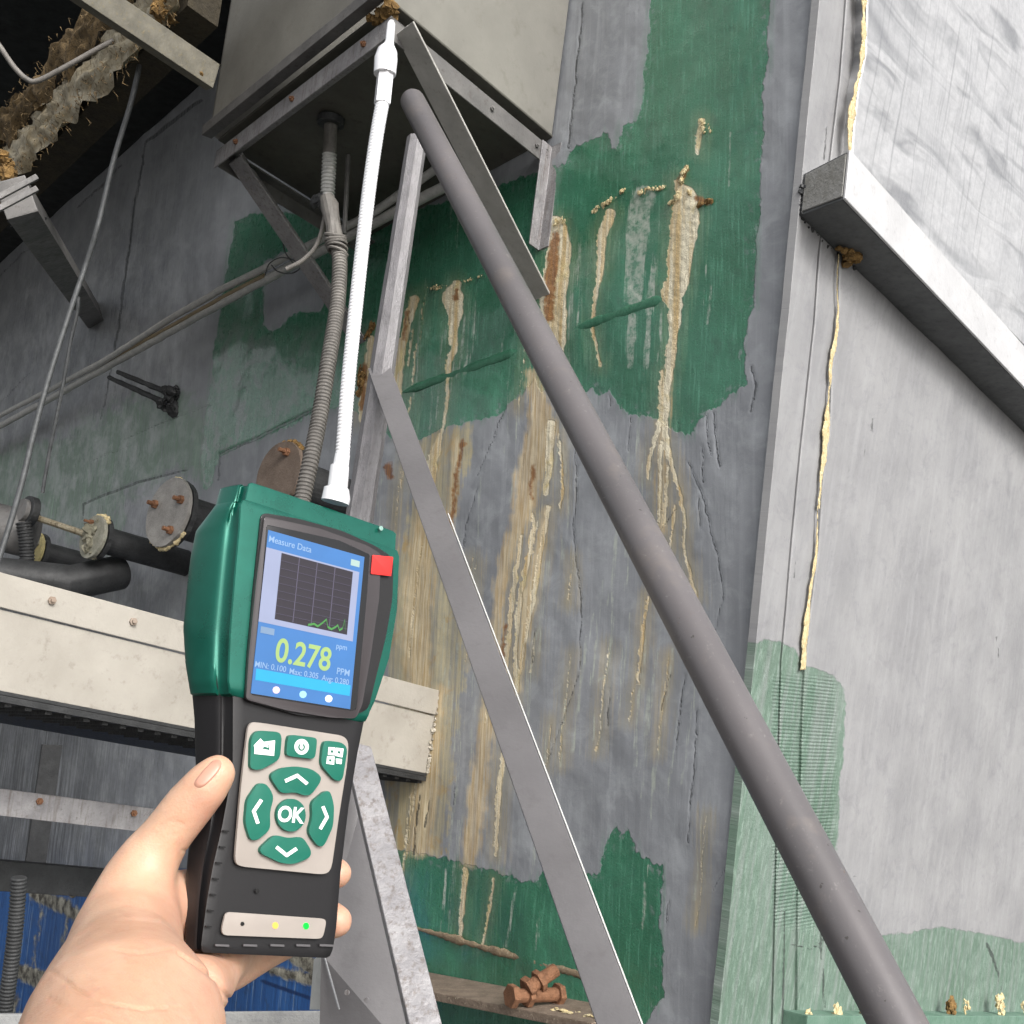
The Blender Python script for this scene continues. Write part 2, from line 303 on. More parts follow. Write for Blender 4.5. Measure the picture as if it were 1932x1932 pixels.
def wall_masks(X, Y):
    wx = (fbm(X/14, Y/14, 3)-.5); wy = (fbm(X/14, Y/14, 9)-.5); w2 = (fbm(X/4.5, Y/4.5, 21)-.5); w3 = (fbm(X/5, Y/60, 33)-.5)
    Xw = X+wx*9+w2*4; Yw = Y+wy*8+w3*14
    g = np.maximum(sdp(Xw, Yw, GREEN1), sdp(Xw, Yw, GREEN2)); g = np.minimum(g, -sdp(Xw, Yw, GHOLE))
    b = sdp(X+wx*26+w2*8, Y+w3*40, BEIGE)
    Xn = X+wx*7; 
    def lines(LS, X, Y):
        best = np.full(X.shape, -1e9)
        for P in LS:
            xs = [p[0] for p in P]; ys = [p[1] for p in P]; m = (X > min(xs)-70) & (X < max(xs)+70) & (Y > min(ys)-70) & (Y < max(ys)+70)
            best[m] = np.maximum(best[m], -dline(X[m], Y[m], P))
        return np.maximum(best, -60)
    tan = lines(TAN[1:], Xn+w2*5, Y)-.3; tan += w2*4*(tan > -10); wash = lines(WASH, X+wx*14+w3*10, Y)
    rust = lines(RUST, Xn+w2*9, Y); pale = lines(PALE, X+wx*3+w2*3, Y); dark = lines(DARK, X+wx*6+w2*3, Y)-.55
    dirt = np.clip((520-X)/260, 0, 1)*np.clip((Y+X*.6-420)/200, 0, 1); moss = sdp(X+wx*40, Y+wy*40, MOSS)  # dirt also masks the pale mottles painted in for the metal sheen
    soot = np.clip((400-X)/300, 0, 1)*np.clip((Y-980)/120, 0, 1)  # soot, with the shade under the deck painted in, low at the left
    return dict(green=g, beige=b, tan=tan, rust=rust, pale=pale, dark=dark, dirt=dirt, soot=soot, moss=moss, wash=wash, scuff=np.clip((720-X)/160, 0, 1)*np.clip((Y-600)/90, 0, 1)+np.clip((500-X)/30, 0, 1)*.4)
def spaced(a, b, lo, hi, fine, coarse): 
    q = [np.arange(lo, a, coarse), np.arange(a, b, fine), np.arange(b, hi+coarse, coarse)]; return np.concatenate(q)
# long wall material
t = NT('wall_paint'); uvc = t.coord('UV'); uvs = t.coord('UV', (34, 1.3, 1)); uvf = t.coord('UV', (90, 5, 1))
nA = t.noise(uvc, 2.2, 5); nB = t.noise(uvc, 24, 6, .7); nC = t.noise(uvs, 1., 5, .6); nD = t.noise(uvf, 1., 4); nE = t.noise(uvc, 130, 4, .7); nF = t.noise(uvc, 7, 5, .65, .6)
c = t.mix(t.rng(nA, .35, .65), lin('85888d'), lin('96999e'))
c = t.mix(t.math('MULTIPLY', t.rng(nC, .5, .72), .5), c, lin('a9acb1')); c = t.mix(t.math('MULTIPLY', t.rng(nB, .6, .75), .3), c, lin('686b6e')); c = t.mix(t.math('MULTIPLY', t.rng(nF, .48, .66), .4), c, lin('b2b6ba'))
dirt = t.attr('dirt'); c = t.mix(t.math('MULTIPLY', t.math('MULTIPLY', dirt, t.rng(nF, .46, .66)), .5), c, lin('626563'))
mo = t.rng(t.math('ADD', t.attr('moss'), t.math('MULTIPLY', t.math('SUBTRACT', nF, .5), 120)), -14., 14.)
c = t.mix(t.math('MULTIPLY', mo, t.rng(nC, .3, .62, .35, .85)), c, lin('6e8a74')); c = t.mix(t.math('MULTIPLY', t.math('MULTIPLY', mo, t.rng(nC, .56, .74)), .5), c, lin('a9bcae'))
c = t.mix(t.math('MULTIPLY', t.math('MULTIPLY', dirt, t.rng(t.noise(uvc, 3.5, 8, .7, .2), .44, .64)), .6), c, lin('bcbfc2'))  # pale mottles, also painted in for the sheen of the metal
c = t.mix(t.math('MULTIPLY', t.math('MULTIPLY', dirt, t.rng(nE, .6, .66)), .3), c, lin('3b3c3b'))
c = t.mix(t.math('MULTIPLY', t.math('MULTIPLY', dirt, t.rng(nD, .60, .68)), .6), c, lin('2f3230'))
gsd = t.math('ADD', t.attr('green'), t.math('MULTIPLY', t.math('SUBTRACT', nB, .5), 9)); gf = t.rng(gsd, -1., 1.)
gc = t.mix(t.rng(nA, .35, .65), lin('2a694c'), lin('3a7c60')); gc = t.mix(t.math('MULTIPLY', t.rng(nD, .52, .7), .5), gc, lin('66a68b'))
gc = t.mix(t.math('MULTIPLY', t.rng(nE, .64, .72), .5), gc, lin('a4c8b6')); gc = t.mix(t.math('MULTIPLY', t.rng(nF, .56, .66), .35), gc, lin('2b5443'))  # pale speckles painted in as glints on the green
gc = t.mix(t.math('MULTIPLY', t.attr('scuff'), t.rng(nC, .42, .60, .05, .6)), gc, lin('6f8f7d')); gc = t.mix(t.math('MULTIPLY', t.attr('scuff'), t.rng(nF, .50, .58, 0., .6)), gc, lin('7d8785')); gc = t.mix(t.math('MULTIPLY', t.attr('scuff'), t.rng(nE, .6, .66, 0., .6)), gc, lin('b4c9bd')); gc = t.mix(t.math('MULTIPLY', dirt, .3), gc, lin('7d8d82'))
worn = t.math('MULTIPLY', t.rng(gsd, -16., -1.), t.rng(nC, .5, .62, 0., .55)); c = t.mix(worn, c, lin('5d8270'))
chip = t.math('MULTIPLY', t.rng(gsd, 26., 2.), t.rng(nB, .56, .62))
c = t.mix(t.math('MULTIPLY', gf, t.math('SUBTRACT', .97, t.math('MULTIPLY', chip, .7))), c, gc)
bsd = t.math('ADD', t.attr('beige'), t.math('MULTIPLY', t.math('SUBTRACT', nC, .5), 60)); bf = t.math('MULTIPLY', t.rng(bsd, -5., 5.), t.rng(nB, .3, .5, .6, 1.))
bc = t.mix(t.rng(nC, .38, .62), lin('98958a'), lin('c0b696')); bc = t.mix(t.math('MULTIPLY', t.rng(nF, .55, .68), .6), bc, lin('b58f4a')); bc = t.mix(t.math('MULTIPLY', t.rng(nD, .55, .7), .6), bc, lin('6b6a66'))
c = t.mix(t.math('MULTIPLY', bf, t.math('SUBTRACT', 1., gf)), c, bc)
halo = t.math('MULTIPLY', t.rng(t.math('ADD', t.attr('tan'), t.math('MULTIPLY', t.math('SUBTRACT', nD, .5), 60)), -26., 6.), .6)
c = t.mix(t.math('MULTIPLY', halo, t.math('SUBTRACT', 1., t.math('MULTIPLY', gf, .65))), c, t.mix(t.rng(nC, .4, .6), lin('9b9681'), lin('b9a678')))
pf = t.math('MULTIPLY', t.rng(t.math('ADD', t.attr('pale'), t.math('MULTIPLY', t.math('SUBTRACT', nD, .5), 22)), -1., 2.), t.rng(nB, .40, .60, .12, .85)); c = t.mix(pf, c, lin('b6bdb2'))
wf = t.math('MULTIPLY', t.rng(t.math('ADD', t.attr('wash'), t.math('MULTIPLY', t.math('SUBTRACT', nD, .5), 30)), -5., 7.), t.rng(nC, .35, .6, .55, .92))
wc = t.mix(t.rng(nD, .38, .6), lin('e2d3b2'), lin('bfa273')); wc = t.mix(t.math('MULTIPLY', t.rng(nC, .5, .66), .6), wc, lin('e4d9bb')); wc = t.mix(t.math('MULTIPLY', t.rng(nE, .6, .7), .5), wc, lin('8d6f44')); c = t.mix(wf, c, wc)
tsd = t.math('ADD', t.attr('tan'), t.math('MULTIPLY', t.math('SUBTRACT', nB, .5), 3)); tf = t.rng(tsd, -1.2, .8)
tc_ = t.mix(t.rng(nC, .42, .62), lin('f2e9cf'), lin('d0b585')); tc_ = t.mix(t.rng(nF, .54, .66), tc_, lin('dccb98')); tc_ = t.mix(t.math('MULTIPLY', t.rng(nD, .5, .62), .55), tc_, lin('a8a08c')); tc_ = t.mix(t.math('MULTIPLY', t.rng(nE, .58, .68), .8), tc_, lin('77592f'))
c = t.mix(t.math('MULTIPLY', tf, .94), c, tc_)
rf = t.math('MULTIPLY', t.rng(t.math('ADD', t.attr('rust'), t.math('MULTIPLY', t.math('SUBTRACT', nB, .5), 14)), -2., 3.), .85); c = t.mix(rf, c, t.mix(t.rng(nD, .4, .6), lin('6b3a1a'), lin('a06a2e')))
df = t.rng(t.math('ADD', t.attr('dark'), t.math('MULTIPLY', t.math('SUBTRACT', nB, .5), 3)), -.9, .6); c = t.mix(t.math('MULTIPLY', df, t.rng(nC, .42, .6, .3, .85)), c, lin('34393a'))
c = t.mix(t.math('MULTIPLY', t.attr('soot'), t.rng(nC, .3, .6, .2, .8)), c, lin('2c2d2e'))
h = t.math('ADD', t.math('MULTIPLY', nB, .35), t.math('MULTIPLY', nE, t.math('ADD', .12, t.math('MULTIPLY', gf, .35))))
h = t.math('ADD', h, t.math('MULTIPLY', nD, .3)); h = t.math('ADD', h, t.math('MULTIPLY', gf, .35)); h = t.math('ADD', h, t.math('MULTIPLY', tf, t.math('ADD', .25, t.math('MULTIPLY', nE, .8))))
h = t.math('SUBTRACT', h, t.math('MULTIPLY', df, 1.2)); t.bump(h, .55, .006); t.l(t.math('MULTIPLY', t.math('MULTIPLY', gf, t.math('SUBTRACT', 1., tf)), .6), t.b.inputs['Coat Weight']); t.b.inputs['Coat Roughness'].default_value = .16
rg = t.math('SUBTRACT', t.rng(nB, .35, .65, .42, .58), t.math('MULTIPLY', gf, .20)); rg = t.math('ADD', rg, t.math('MULTIPLY', tf, .3))
WALL = t.fin(c, rg)
tank = thing('tank', CB-UP*.5, 'large grey steel tank wall with dark green patches and yellow foam leaking down it', 'tank')
ys = spaced(-20, 1952, -700, 2600, 2.8, 40.); us = np.concatenate([np.linspace(-.2, -.012, 10), np.linspace(0, 1, 540)])
Yg, Ug = np.meshgrid(ys, us, indexing='ij'); Xg = Ug*XL(Yg)
Pg = hitN(Xg, Yg, CB, NL); rel = Pg-CB; uvg = np.stack([rel@L_, rel@E_], -1)
mk = wall_masks(Xg, Yg)
disp = (fbm(uvg[..., 0]*2.2, uvg[..., 1]*1.6, 5, 3)-.5)*.03+(fbm(uvg[..., 0]*9, uvg[..., 1]*9, 15, 3)-.5)*.006
disp += np.clip((mk['tan']+1)/8, 0, 1)*(.0005+.006*np.clip(fbm(Xg/5, Yg/7, 41)-.35, 0, 1)); disp *= np.clip((1-Ug)*60, 0, 1)
disp -= np.clip((mk['dark']+2)/3, 0, 1)*.003
gridmesh('side_wall', Pg+NL*disp[..., None], mk, uvg, WALL, tank)
# short wall
GR = [(1300,1196),(1424,1212),(1440,1206),(1470,1212),(1500,1222),(1516,1258),(1545,1262),(1572,1276),(1592,1300),(1597,1330),(1590,1420),(1584,1480),(1582,1560),(1578,1612),(1566,1590),(1545,1570),(1530,1600),(1560,1720),(1600,1770),(1680,1764),(1740,1756),(1770,1748),(1830,1758),(1880,1766),(1925,1780),(1990,1776),(2300,1770),(2300,2600),(1200,2600)]
RTAN = [[(1631,-40,5),(1627,103,5),(1614,171,8),(1606,240,8),(1608,296,7)]]
RDK = [[(1760,980,1.2),(1758,1010,1)],[(1640,800,1),(1632,860,1.5)],[(1580,1700,2),(1600,1660,1),(1620,1650,1)],[(1480,1720,1.6),(1476,1932,2)],[(1548,1760,1.6),(1556,1900,2)],[(1490,1780,1),(1530,1790,1.5),(1560,1772,1)],
 [(1862,1780,2),(1870,1800,3),(1884,1840,2),(1888,1870,1)],[(1880,1200,1),(1884,1240,1)],[(1646,790,1),(1648,830,1)],[(1500,1050,1.4),(1498,1090,1)],[(1560,240,1),(1554,300,1)],[(1770,200,1),(1766,270,1.5)],[(1800,60,1),(1788,330,1)],[(1710,80,.8),(1700,330,.8)],[(1900,100,1),(1880,420,1)],[(1840,480,1),(1835,560,1)]]
def rmasks(X, Y):
    wx = (fbm(X/16, Y/16, 63)-.5); w2 = (fbm(X/5, Y/5, 71)-.5)
    g = sdp(X+wx*12+w2*6, Y+wx*10+w2*8, GR); rd = np.clip((X-1455)/6, 0, 1)*np.clip((1580-X)/14, 0, 1)*np.clip((Y-1268)/20, 0, 1)*np.clip((1760-Y)/30, 0, 1)
    d = np.full(X.shape, -50.)
    for P in RDK: d = np.maximum(d, -dline(X+w2*4, Y, P))
    return dict(green=g, ridge=rd, dark=d)
t = NT('end_wall_paint'); uvc = t.coord('UV'); nA = t.noise(uvc, 2.5, 5); nB = t.noise(uvc, 26, 6, .7); nC = t.noise(t.coord('UV', (30, 1.6, 1)), 1., 5); nD = t.noise(t.coord('UV', (60, 14, 1)), 1., 5, .7); nE = t.noise(uvc, 120, 4)
c = t.mix(t.rng(nA, .35, .65), lin('9b9b9d'), lin('adadae')); c = t.mix(t.math('MULTIPLY', t.rng(nC, .45, .75), .28), c, lin('c6c7c9')); nK = t.noise(uvc, 8, 8, .8, .8); c = t.mix(t.math('MULTIPLY', t.rng(nK, .5, .66), .5), c, lin('8a8a8e')); c = t.mix(t.math('MULTIPLY', t.rng(nB, .6, .75), .5), c, lin('86868a'))
c = t.mix(t.math('MULTIPLY', t.rng(nE, .68, .74), .6), c, lin('5a5a5c'))
gf = t.rng(t.math('ADD', t.attr('green'), t.math('MULTIPLY', t.math('SUBTRACT', nB, .5), 10)), -1.5, 1.5)
gc = t.mix(t.rng(nA, .35, .65), lin('66816f'), lin('7a9384')); gc = t.mix(t.math('MULTIPLY', t.rng(nD, .50, .64), .65), gc, lin('a3b8ab')); gc = t.mix(t.math('MULTIPLY', t.rng(nB, .56, .68), .6), gc, lin('4a6d5c'))
wv = t.n('ShaderNodeTexWave', wave_type='BANDS', bands_direction='Y'); t.l(t.coord('UV', (1.2, 1, 1)), wv.inputs[0]); wv.inputs['Scale'].default_value = 26; wv.inputs['Distortion'].default_value = 1.6; wv.inputs['Detail'].default_value = 2; wv.inputs['Detail Scale'].default_value = 3
rdg = t.math('MULTIPLY', t.attr('ridge'), wv.outputs['Fac']); gc = t.mix(t.math('MULTIPLY', t.math('SUBTRACT', t.attr('ridge'), rdg), .45), gc, lin('4a6d5c'))
c = t.mix(t.math('MULTIPLY', gf, t.rng(nC, .46, .66, .97, .55)), c, gc); df = t.rng(t.math('ADD', t.attr('dark'), t.math('MULTIPLY', t.math('SUBTRACT', nB, .5), 3)), -.9, .6); c = t.mix(t.math('MULTIPLY', df, .75), c, lin('3a3d3c'))
h = t.math('ADD', t.math('MULTIPLY', nD, .7), t.math('MULTIPLY', nB, .5)); h = t.math('ADD', h, t.math('MULTIPLY', rdg, .8)); h = t.math('ADD', h, t.math('MULTIPLY', gf, t.math('MULTIPLY', nE, .9))); h = t.math('SUBTRACT', h, df); t.bump(h, .5, .005)
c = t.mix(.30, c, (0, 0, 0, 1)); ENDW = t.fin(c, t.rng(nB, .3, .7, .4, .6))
t = NT('bright_cladding'); uvc = t.coord('UV'); nA = t.noise(uvc, 2.0, 3, .5, .8); nB = t.noise(uvc, 22, 6, .75); nC = t.noise(t.coord('UV', (55, 1.0, 1)), 1., 4); nW = t.noise(t.coord('UV', (1.3, 6.5, 1), (0, 0, .22)), 1.3, 3, .45, .9)
c = t.mix(t.rng(nB, .4, .7), lin('efeff0'), lin('d6d7d9')); c = t.mix(t.math('MULTIPLY', t.rng(nC, .54, .68), .5), c, lin('9d9ea2')); c = t.mix(t.math('MULTIPLY', t.rng(nA, .5, .7), .4), c, lin('b9babd'))
c = t.mix(t.math('MULTIPLY', t.rng(nW, .52, .68), .6), c, lin('85878c'))  # mottles and dark smears painted in for reflections on the wavy metal
t.bump(t.math('ADD', t.math('MULTIPLY', nW, 3.), t.math('MULTIPLY', nB, .5)), .4, .006); c = t.mix(.38, c, (0, 0, 0, 1)); BRIGHT = t.fin(c, t.rng(nB, .3, .7, .28, .42), .35)
CRK = [(1600,-400),(1595,0),(1583,150),(1566,294),(1545,478),(1535,613),(1511,832),(1490,1054),(1473,1249),(1466,1500),(1462,1700),(1456,1932),(1450,2600)]
SEAM = [(1640,-400),(1631,0),(1627,103),(1614,171),(1606,294),(1594,380),(1583,478),(1581,613),(1569,695),(1562,801),(1550,920),(1542,1037),(1525,1160),(1516,1262),(1510,1400),(1500,1932),(1490,2600)]
def xi(P, y): return np.interp(y, [p[1] for p in P], [p[0] for p in P])
def rpatch(name, fl, fr, y0, y1, off, mat, thick=.02, st=4.5, wave=.0, seed=0):
    yy = np.arange(y0, y1+st, st)
    nx = int(max(8, np.max(fr(yy)-fl(yy))/st)); uu = np.linspace(0, 1, nx)
    Y, U = np.meshgrid(yy, uu, indexing='ij'); X = fl(Y)*(1-U)+fr(Y)*U; P = hitN(X, Y, CB+NR*off, NR); rel = P-CB; uv = np.stack([rel@R_, rel@E_], -1)
    d = (fbm(uv[..., 0]*3+seed, uv[..., 1]*3, 55, 3)-.5)*wave
    return gridmesh(name, P+NR*d[..., None], rmasks(X, Y), uv, mat, tank, -NR*thick)
rpatch('corner_strip', lambda y: XL(y)+.5, lambda y: xi(CRK, y)-1.5, -400, 2400, .012, ENDW, .03, wave=.004)
rpatch('edge_strip', lambda y: xi(CRK, y)+1.5, lambda y: xi(SEAM, y)-1, -400, 2400, .012, ENDW, .03, wave=.004)
rpatch('lower_panel', lambda y: xi(SEAM, y)+2, lambda y: y*0+2500, 300, 2400, .018, ENDW, .03, 5.5, wave=.012)
UE = lambda x: 284+1.06*(x-1598)                    # upper edge of the ledge
rpatch('upper_panel', lambda y: np.maximum(np.maximum(xi(SEAM, y)+2, 1600.+0*y), 1598+(y-300)/1.06), lambda y: y*0+2500, -400, 1200, .048, BRIGHT, .05, 5.5, wave=.028, seed=4)
bm = bmesh.new(); DARKGAP = plain('dark_gap', '26282a', .9)
obj('backing_plate', prism([PR(XL(-400)+1, -400, -.012), PR(2600, -400, -.012), PR(2600, 2400, -.012), PR(XL(2400)+1, 2400, -.012)], -NR*.05), DARKGAP, tank)
# grey bevelled edge of the corner
STEEL = paint('grey_steel', '646263', '716f70', '3c3a38', .25, .45, .15, 3., .15)
STEELD = paint('dim_steel', '5f5e5d', '787674', '3a2c22', .6, .55, .1, 6., .3)
STEELW = paint('weathered_zinc', '858385', 'a19fa0', '5a4c40', .6, .5, .2, 12., .6, streak=True)
BEIGEP = paint('beige_enamel', '74726c', '84827b', '5c564a', .4, .5, 0, 2.5, .12)
BEAMW = paint('cream_paint', 'aba69d', '9c978e', '6e665a', .5, .5, 0, 4., .25)
BLACKP = paint('blackened_steel', '2c2d2e', '3b3c3d', '171717', .5, .55, .1, 12., .4)
RUSTP = paint('rusty_iron', '6b4a34', '8a6247', '3a2317', .7, .85, .1, 30., .7)
CRUSTT = paint('yellow_foam', 'd8cda6', 'bfa878', '7a5a32', .9, .95, 0, 70., 1.)
CRUSTB = paint('brown_foam', '8a6c3e', '5a4526', '33240f', .8, .95, 0, 26., .9)
BLUE = paint('blue_paint', '1f4a86', '2c5f9e', '39424a', .55, .4, 0, 4., .25, streak=True)
CONDUIT = paint('dusty_conduit', 'b4b4b2', 'c8c7c3', '4a4640', .5, .55, .1, 20., .35)
HOSE = paint('grey_flex_hose', '66635f', '7b7772', '3a3733', .5, .6, 0, 20., .25)
CABLE = paint('grey_cable', '393b3c', '4a4c4e', '222220', .5, .55, 0, 30., .25)
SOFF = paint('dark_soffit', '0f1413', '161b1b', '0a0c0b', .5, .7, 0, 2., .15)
FIBRE = paint('fibre_insulation', '6d5a3c', '4a3c24', '1d170c', .95, .95, 0, 14., 1., 160., True)
FLASH = paint('stained_flashing', 'b0a894', '8f8164', '4a3a20', .9, .5, .3, 7., .6, 90., True)
obj('corner_bead', prism([PL(XL(-400), -400, .0), PL(XL(-400)-14, -400, .0), PL(XL(-400)-14, -400, .012), PL(XL(-400), -400, .016)], (CT-CB)/2*0+(PL(XL(2400), 2400)-PL(XL(-400), -400)), .002, 1), paint('corner_grey', '7d8086', '878a90', '606266', .2, .45, 0, 3., .1), tank)
# foam in the seams and crusts
for i, seg in enumerate(([(1631,-30),(1627,103),(1614,171),(1604,230),(1604,292)], [(1583,478),(1581,613),(1569,695),(1562,801),(1550,920),(1546,960)], [(1546,955),(1543,1000),(1541,1050),(1530,1120),(1523,1180),(1516,1262)])):
    P = resample(smooth_path([PR(x-2+(2 if i == 0 else 0), y, .056 if i == 0 else .024) for x, y in seg], 14), .006); n = len(P); kk = np.arange(n)
    w_ = (.005+.032*np.clip(fbm(kk*.06, kk*0+i*9., 77, 4)-.28, 0, 1))*(np.clip(kk/n*1.2+.2, 0, 1)*np.clip((n-kk)/n*5, .4, 1) if i == 1 else np.clip(kk/n*1.6+.2, 0, 1) if i == 2 else 1.25+.5*fbm(kk*.03, kk*0, 5))
    bm = tube([p+R_*(fbm(np.array(k*.09), np.array(3.3), 12+i)-.5)*.02 for k, p in enumerate(P)], list(w_), 12, wob=.22)
    for v in bm.verts:
        a = np.array(v.co)+(rng.rand(3)-.5)*.006; q = a-P[0]; hgt = (a-PR(1600, 300, .056 if i == 0 else .024)).dot(NR); a = a-NR*hgt*.8; v.co = Vector(a)
    obj('seam_foam', bm, CRUSTT, tank, smooth='all')
for k, (x0, y0, x1, y1, r, n, m) in enumerate([(1120,398,1160,372,.014,20,CRUSTT),(1165,366,1180,358,.011,8,CRUSTT),(1202,362,1258,352,.012,26,CRUSTT),(1262,388,1282,370,.014,14,CRUSTT),(1285,345,1292,318,.016,14,CRUSTT),(1300,372,1300,358,.012,8,CRUSTT),(1318,388,1340,378,.012,14,CRUSTB),
    (1322,226,1328,250,.012,10,CRUSTT),(1334,232,1340,246,.008,5,CRUSTT),(808,544,842,540,.012,12,CRUSTT),(872,532,912,518,.008,14,CRUSTT),(690,640,705,612,.02,16,CRUSTB),(684,690,676,745,.022,26,CRUSTB),(1046,420,1066,416,.014,12,CRUSTT)]):
    if m is CRUSTT and n > 99: continue
    obj('foam_crust', crust([PL(x0, y0, .008), PL(x1, y1, .008)], r*.85, int(n*1.7), 100+k, .38, NL), m, tank)
for k, (x, y, r, n, m) in enumerate([(1600,478,.022,22,CRUSTB),(1588,470,.014,10,CRUSTB)]): obj('foam_crust', crust([PR(x, y, .05), PR(x+14, y+10, .05)], r, n, 140+k), m, tank)
# horizontal rib
GREENR = paint('green_rib', '33684f', '42785f', '7fa892', .5, .34, 0, 9., .4, stretch=(4, 4, 1))
for a, b in (((755,742),(985,660)), ((1061,628),(1256,562))):
    P = [PL(a[0]+(b[0]-a[0])*k/60, a[1]+(b[1]-a[1])*k/60, .0) for k in range(61)]; bm = tube(P, [.002]+[(.022+.004*vn(np.array(q*.3), np.array(1.), 8))*min(1., q/8+.2, (60-q)/8+.2) for q in range(59)]+[.002], 12, wob=.08)
    for v in bm.verts: hh = (np.array(v.co)-CB).dot(NL); v.co = Vector(np.array(v.co)-NL*hh*.66)
    obj('rib', bm, GREENR, tank, smooth='all')
# ledge on the end wall
def ledge(name, e, face, y_edge, mat, thick_dir, x2):
    pass
w0, w1 = PR(1508, 407, .012), PR(1508, 322, .012)
dOut = nz(hit(1595, 366, w0, nz(np.cross(R_, cdir(1595, 366))))-w0)
pr = -L_                                             # the ledge stands off the end wall
a0 = w0; a1 = along(w0, pr, x=1595); b1 = a1+(along(a1, UP, y=284)-a1); b0 = a0+UP*np.dot(b1-a1, UP)*.9
RD = nz(PR(1932, 818, .012)-PR(1508, 407, .012))
Lg = 4.2
fs = L_*.012
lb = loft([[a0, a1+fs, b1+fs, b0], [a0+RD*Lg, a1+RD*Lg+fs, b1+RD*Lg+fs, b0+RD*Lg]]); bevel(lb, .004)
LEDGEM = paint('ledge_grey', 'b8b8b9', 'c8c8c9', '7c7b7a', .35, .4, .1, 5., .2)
obj('ledge', lb, paint('ledge_core', '4e5051', '5e6061', '2c2c2b', .4, .55, .1, 6., .25), tank)  # dark colour puts the shade of the underside into the ledge
obj('ledge_facing', prism([a1+fs*.9, a1, b1+UP*.004, b1+fs*.9+UP*.004], RD*Lg, .002, 1), LEDGEM, tank)  # front sheet added so the lit face stays pale against the darkened core
obj('end_cap', prism([a0+(a1-a0)*.06+(b0-a0)*.06, a1+(a0-a1)*.06+(b1-a1)*.05, b1+(b0-b1)*.06-(b1-a1)*.05, b0+(b1-b0)*.06-(b0-a0)*.06], -RD*.006, .002, 1), paint('cap_concrete', '8a8a88', '75746f', '2c2a28', .8, .7, 0, 22., .6), tank)
cr = crust([a0-RD*.0+NR*.004, b0-RD*.0+NR*.004], .011, 26, 31); obj('weld_bead', cr, BLACKP, tank)
cr = crust([a0+RD*.02-UP*.004, a0+RD*.42-UP*.004], .010, 26, 32); obj('weld_bead', cr, BLACKP, tank)
# lower ledge
q0 = PR(1478, 1905, .012); qo = -L_; sl = lambda x, y: PR(x, y, .012)
q1 = sl(2300, 1912); dn = UP*-.10
GREENL = paint('pale_green_ledge', '5a7a69', '708a7c', '3f5f50', .5, .5, 0, 8., .5)
obj('ledge', hexa(q0, q0+pr*.10, q0+pr*.10+dn, q0+dn, q1, q1+pr*.10, q1+pr*.10+dn, q1+dn), GREENL, tank)
for k, (x, y, r, n, m) in enumerate([(1492,1905,.022,22,CRUSTT),(1548,1898,.020,9,CRUSTT),(1602,1896,.022,14,CRUSTT),(1768,1884,.020,22,CRUSTB),(1796,1882,.018,16,CRUSTT),(1860,1878,.024,24,CRUSTT),(1905,1886,.014,12,CRUSTT)]):
    p = PR(x, y, .012)+pr*.07+UP*.0; obj('foam_crust', crust([p, p-UP*.04, p-UP*.16 if k in (0, 2, 4, 5) else p], r*.8, n*2, 170+k, .35, L_), m, tank)
# base flange of the long wall, rust strip and the loose bolts lying on it
s0, s1, s2 = PL(745, 1822), PL(1100, 1886), PL(1205, 1908)
H3 = -R_-UP*np.dot(-R_, UP); H3 = nz(H3)
fl = loft([[s0, s0+H3*.30, s0+H3*.30-UP*.03, s0-UP*.03], [s2, s2+H3*.26, s2+H3*.26-UP*.03, s2-UP*.03]]); bevel(fl, .004)
obj('base_flange', fl, paint('rusty_flange', '6b5d50', '857668', 'c9bfa8', .55, .85, 0, 16., .8), tank)
P = [PL(780+(1118-780)*k/60, 1750+(1846-1750)*k/60, .004) for k in range(61)]; bm = tube(P, [.004+(.020*fbm(np.array(k*.4), np.array(2.), 5))*math.sin(math.pi*min(1, max(.05, k/60)))**.4 for k in range(61)], 10, wob=.5)
for v in bm.verts: v.co = Vector(np.array(v.co)-NL*(np.array(v.co)-PL(800, 1757, .004)).dot(NL)*.6)
obj('rust_strip', bm, paint('strip_rust', '7d6c58', '94836a', 'd8cfb8', .6, .8, 0, 26., .7), tank, smooth='all')
def flpt(x, y): return hit(x, y, s0+UP*.0, nz(np.cross(s2-s0, H3)))
fc = flpt(1030, 1905); obj('foam_crust', crust([flpt(1040, 1905), flpt(1130, 1922)], .012, 34, 201, .3, UP), CRUSTT, tank)
def loose_bolt(p, d, label, L=.12, r=.024):
    d = nz(d); th = thing('bolt', p, label, 'bolt', 'rusty bolts lying on the base flange')
    obj('shank', disc(p, d, r, L, 16, .001), RUSTP, th); obj('head', bolt(p-d*.022, d, r*1.7, .024), RUSTP, th)
    obj('nut', bolt(p+d*(L*.25), d, r*1.65, .02), RUSTP, th)
    if L > .13: obj('nut', bolt(p+d*(L-.012), d, r*1.65, .022), RUSTP, th)
    return th
pb = flpt(968, 1903)+UP*.042; pe = flpt(1052, 1893)+UP*.03
loose_bolt(pb, pe-pb, 'thick rusty bolt with two nuts lying flat on the flange below the green patch', np.linalg.norm(pe-pb))
pb2 = pb+(pe-pb)*.34+UP*.03; pe2 = along(pb, nz(pe-pb), x=1044)+UP*.085
loose_bolt(pb2, pe2-pb2, 'shorter rusty bolt leaning on top of the thick bolt on the flange', .11)
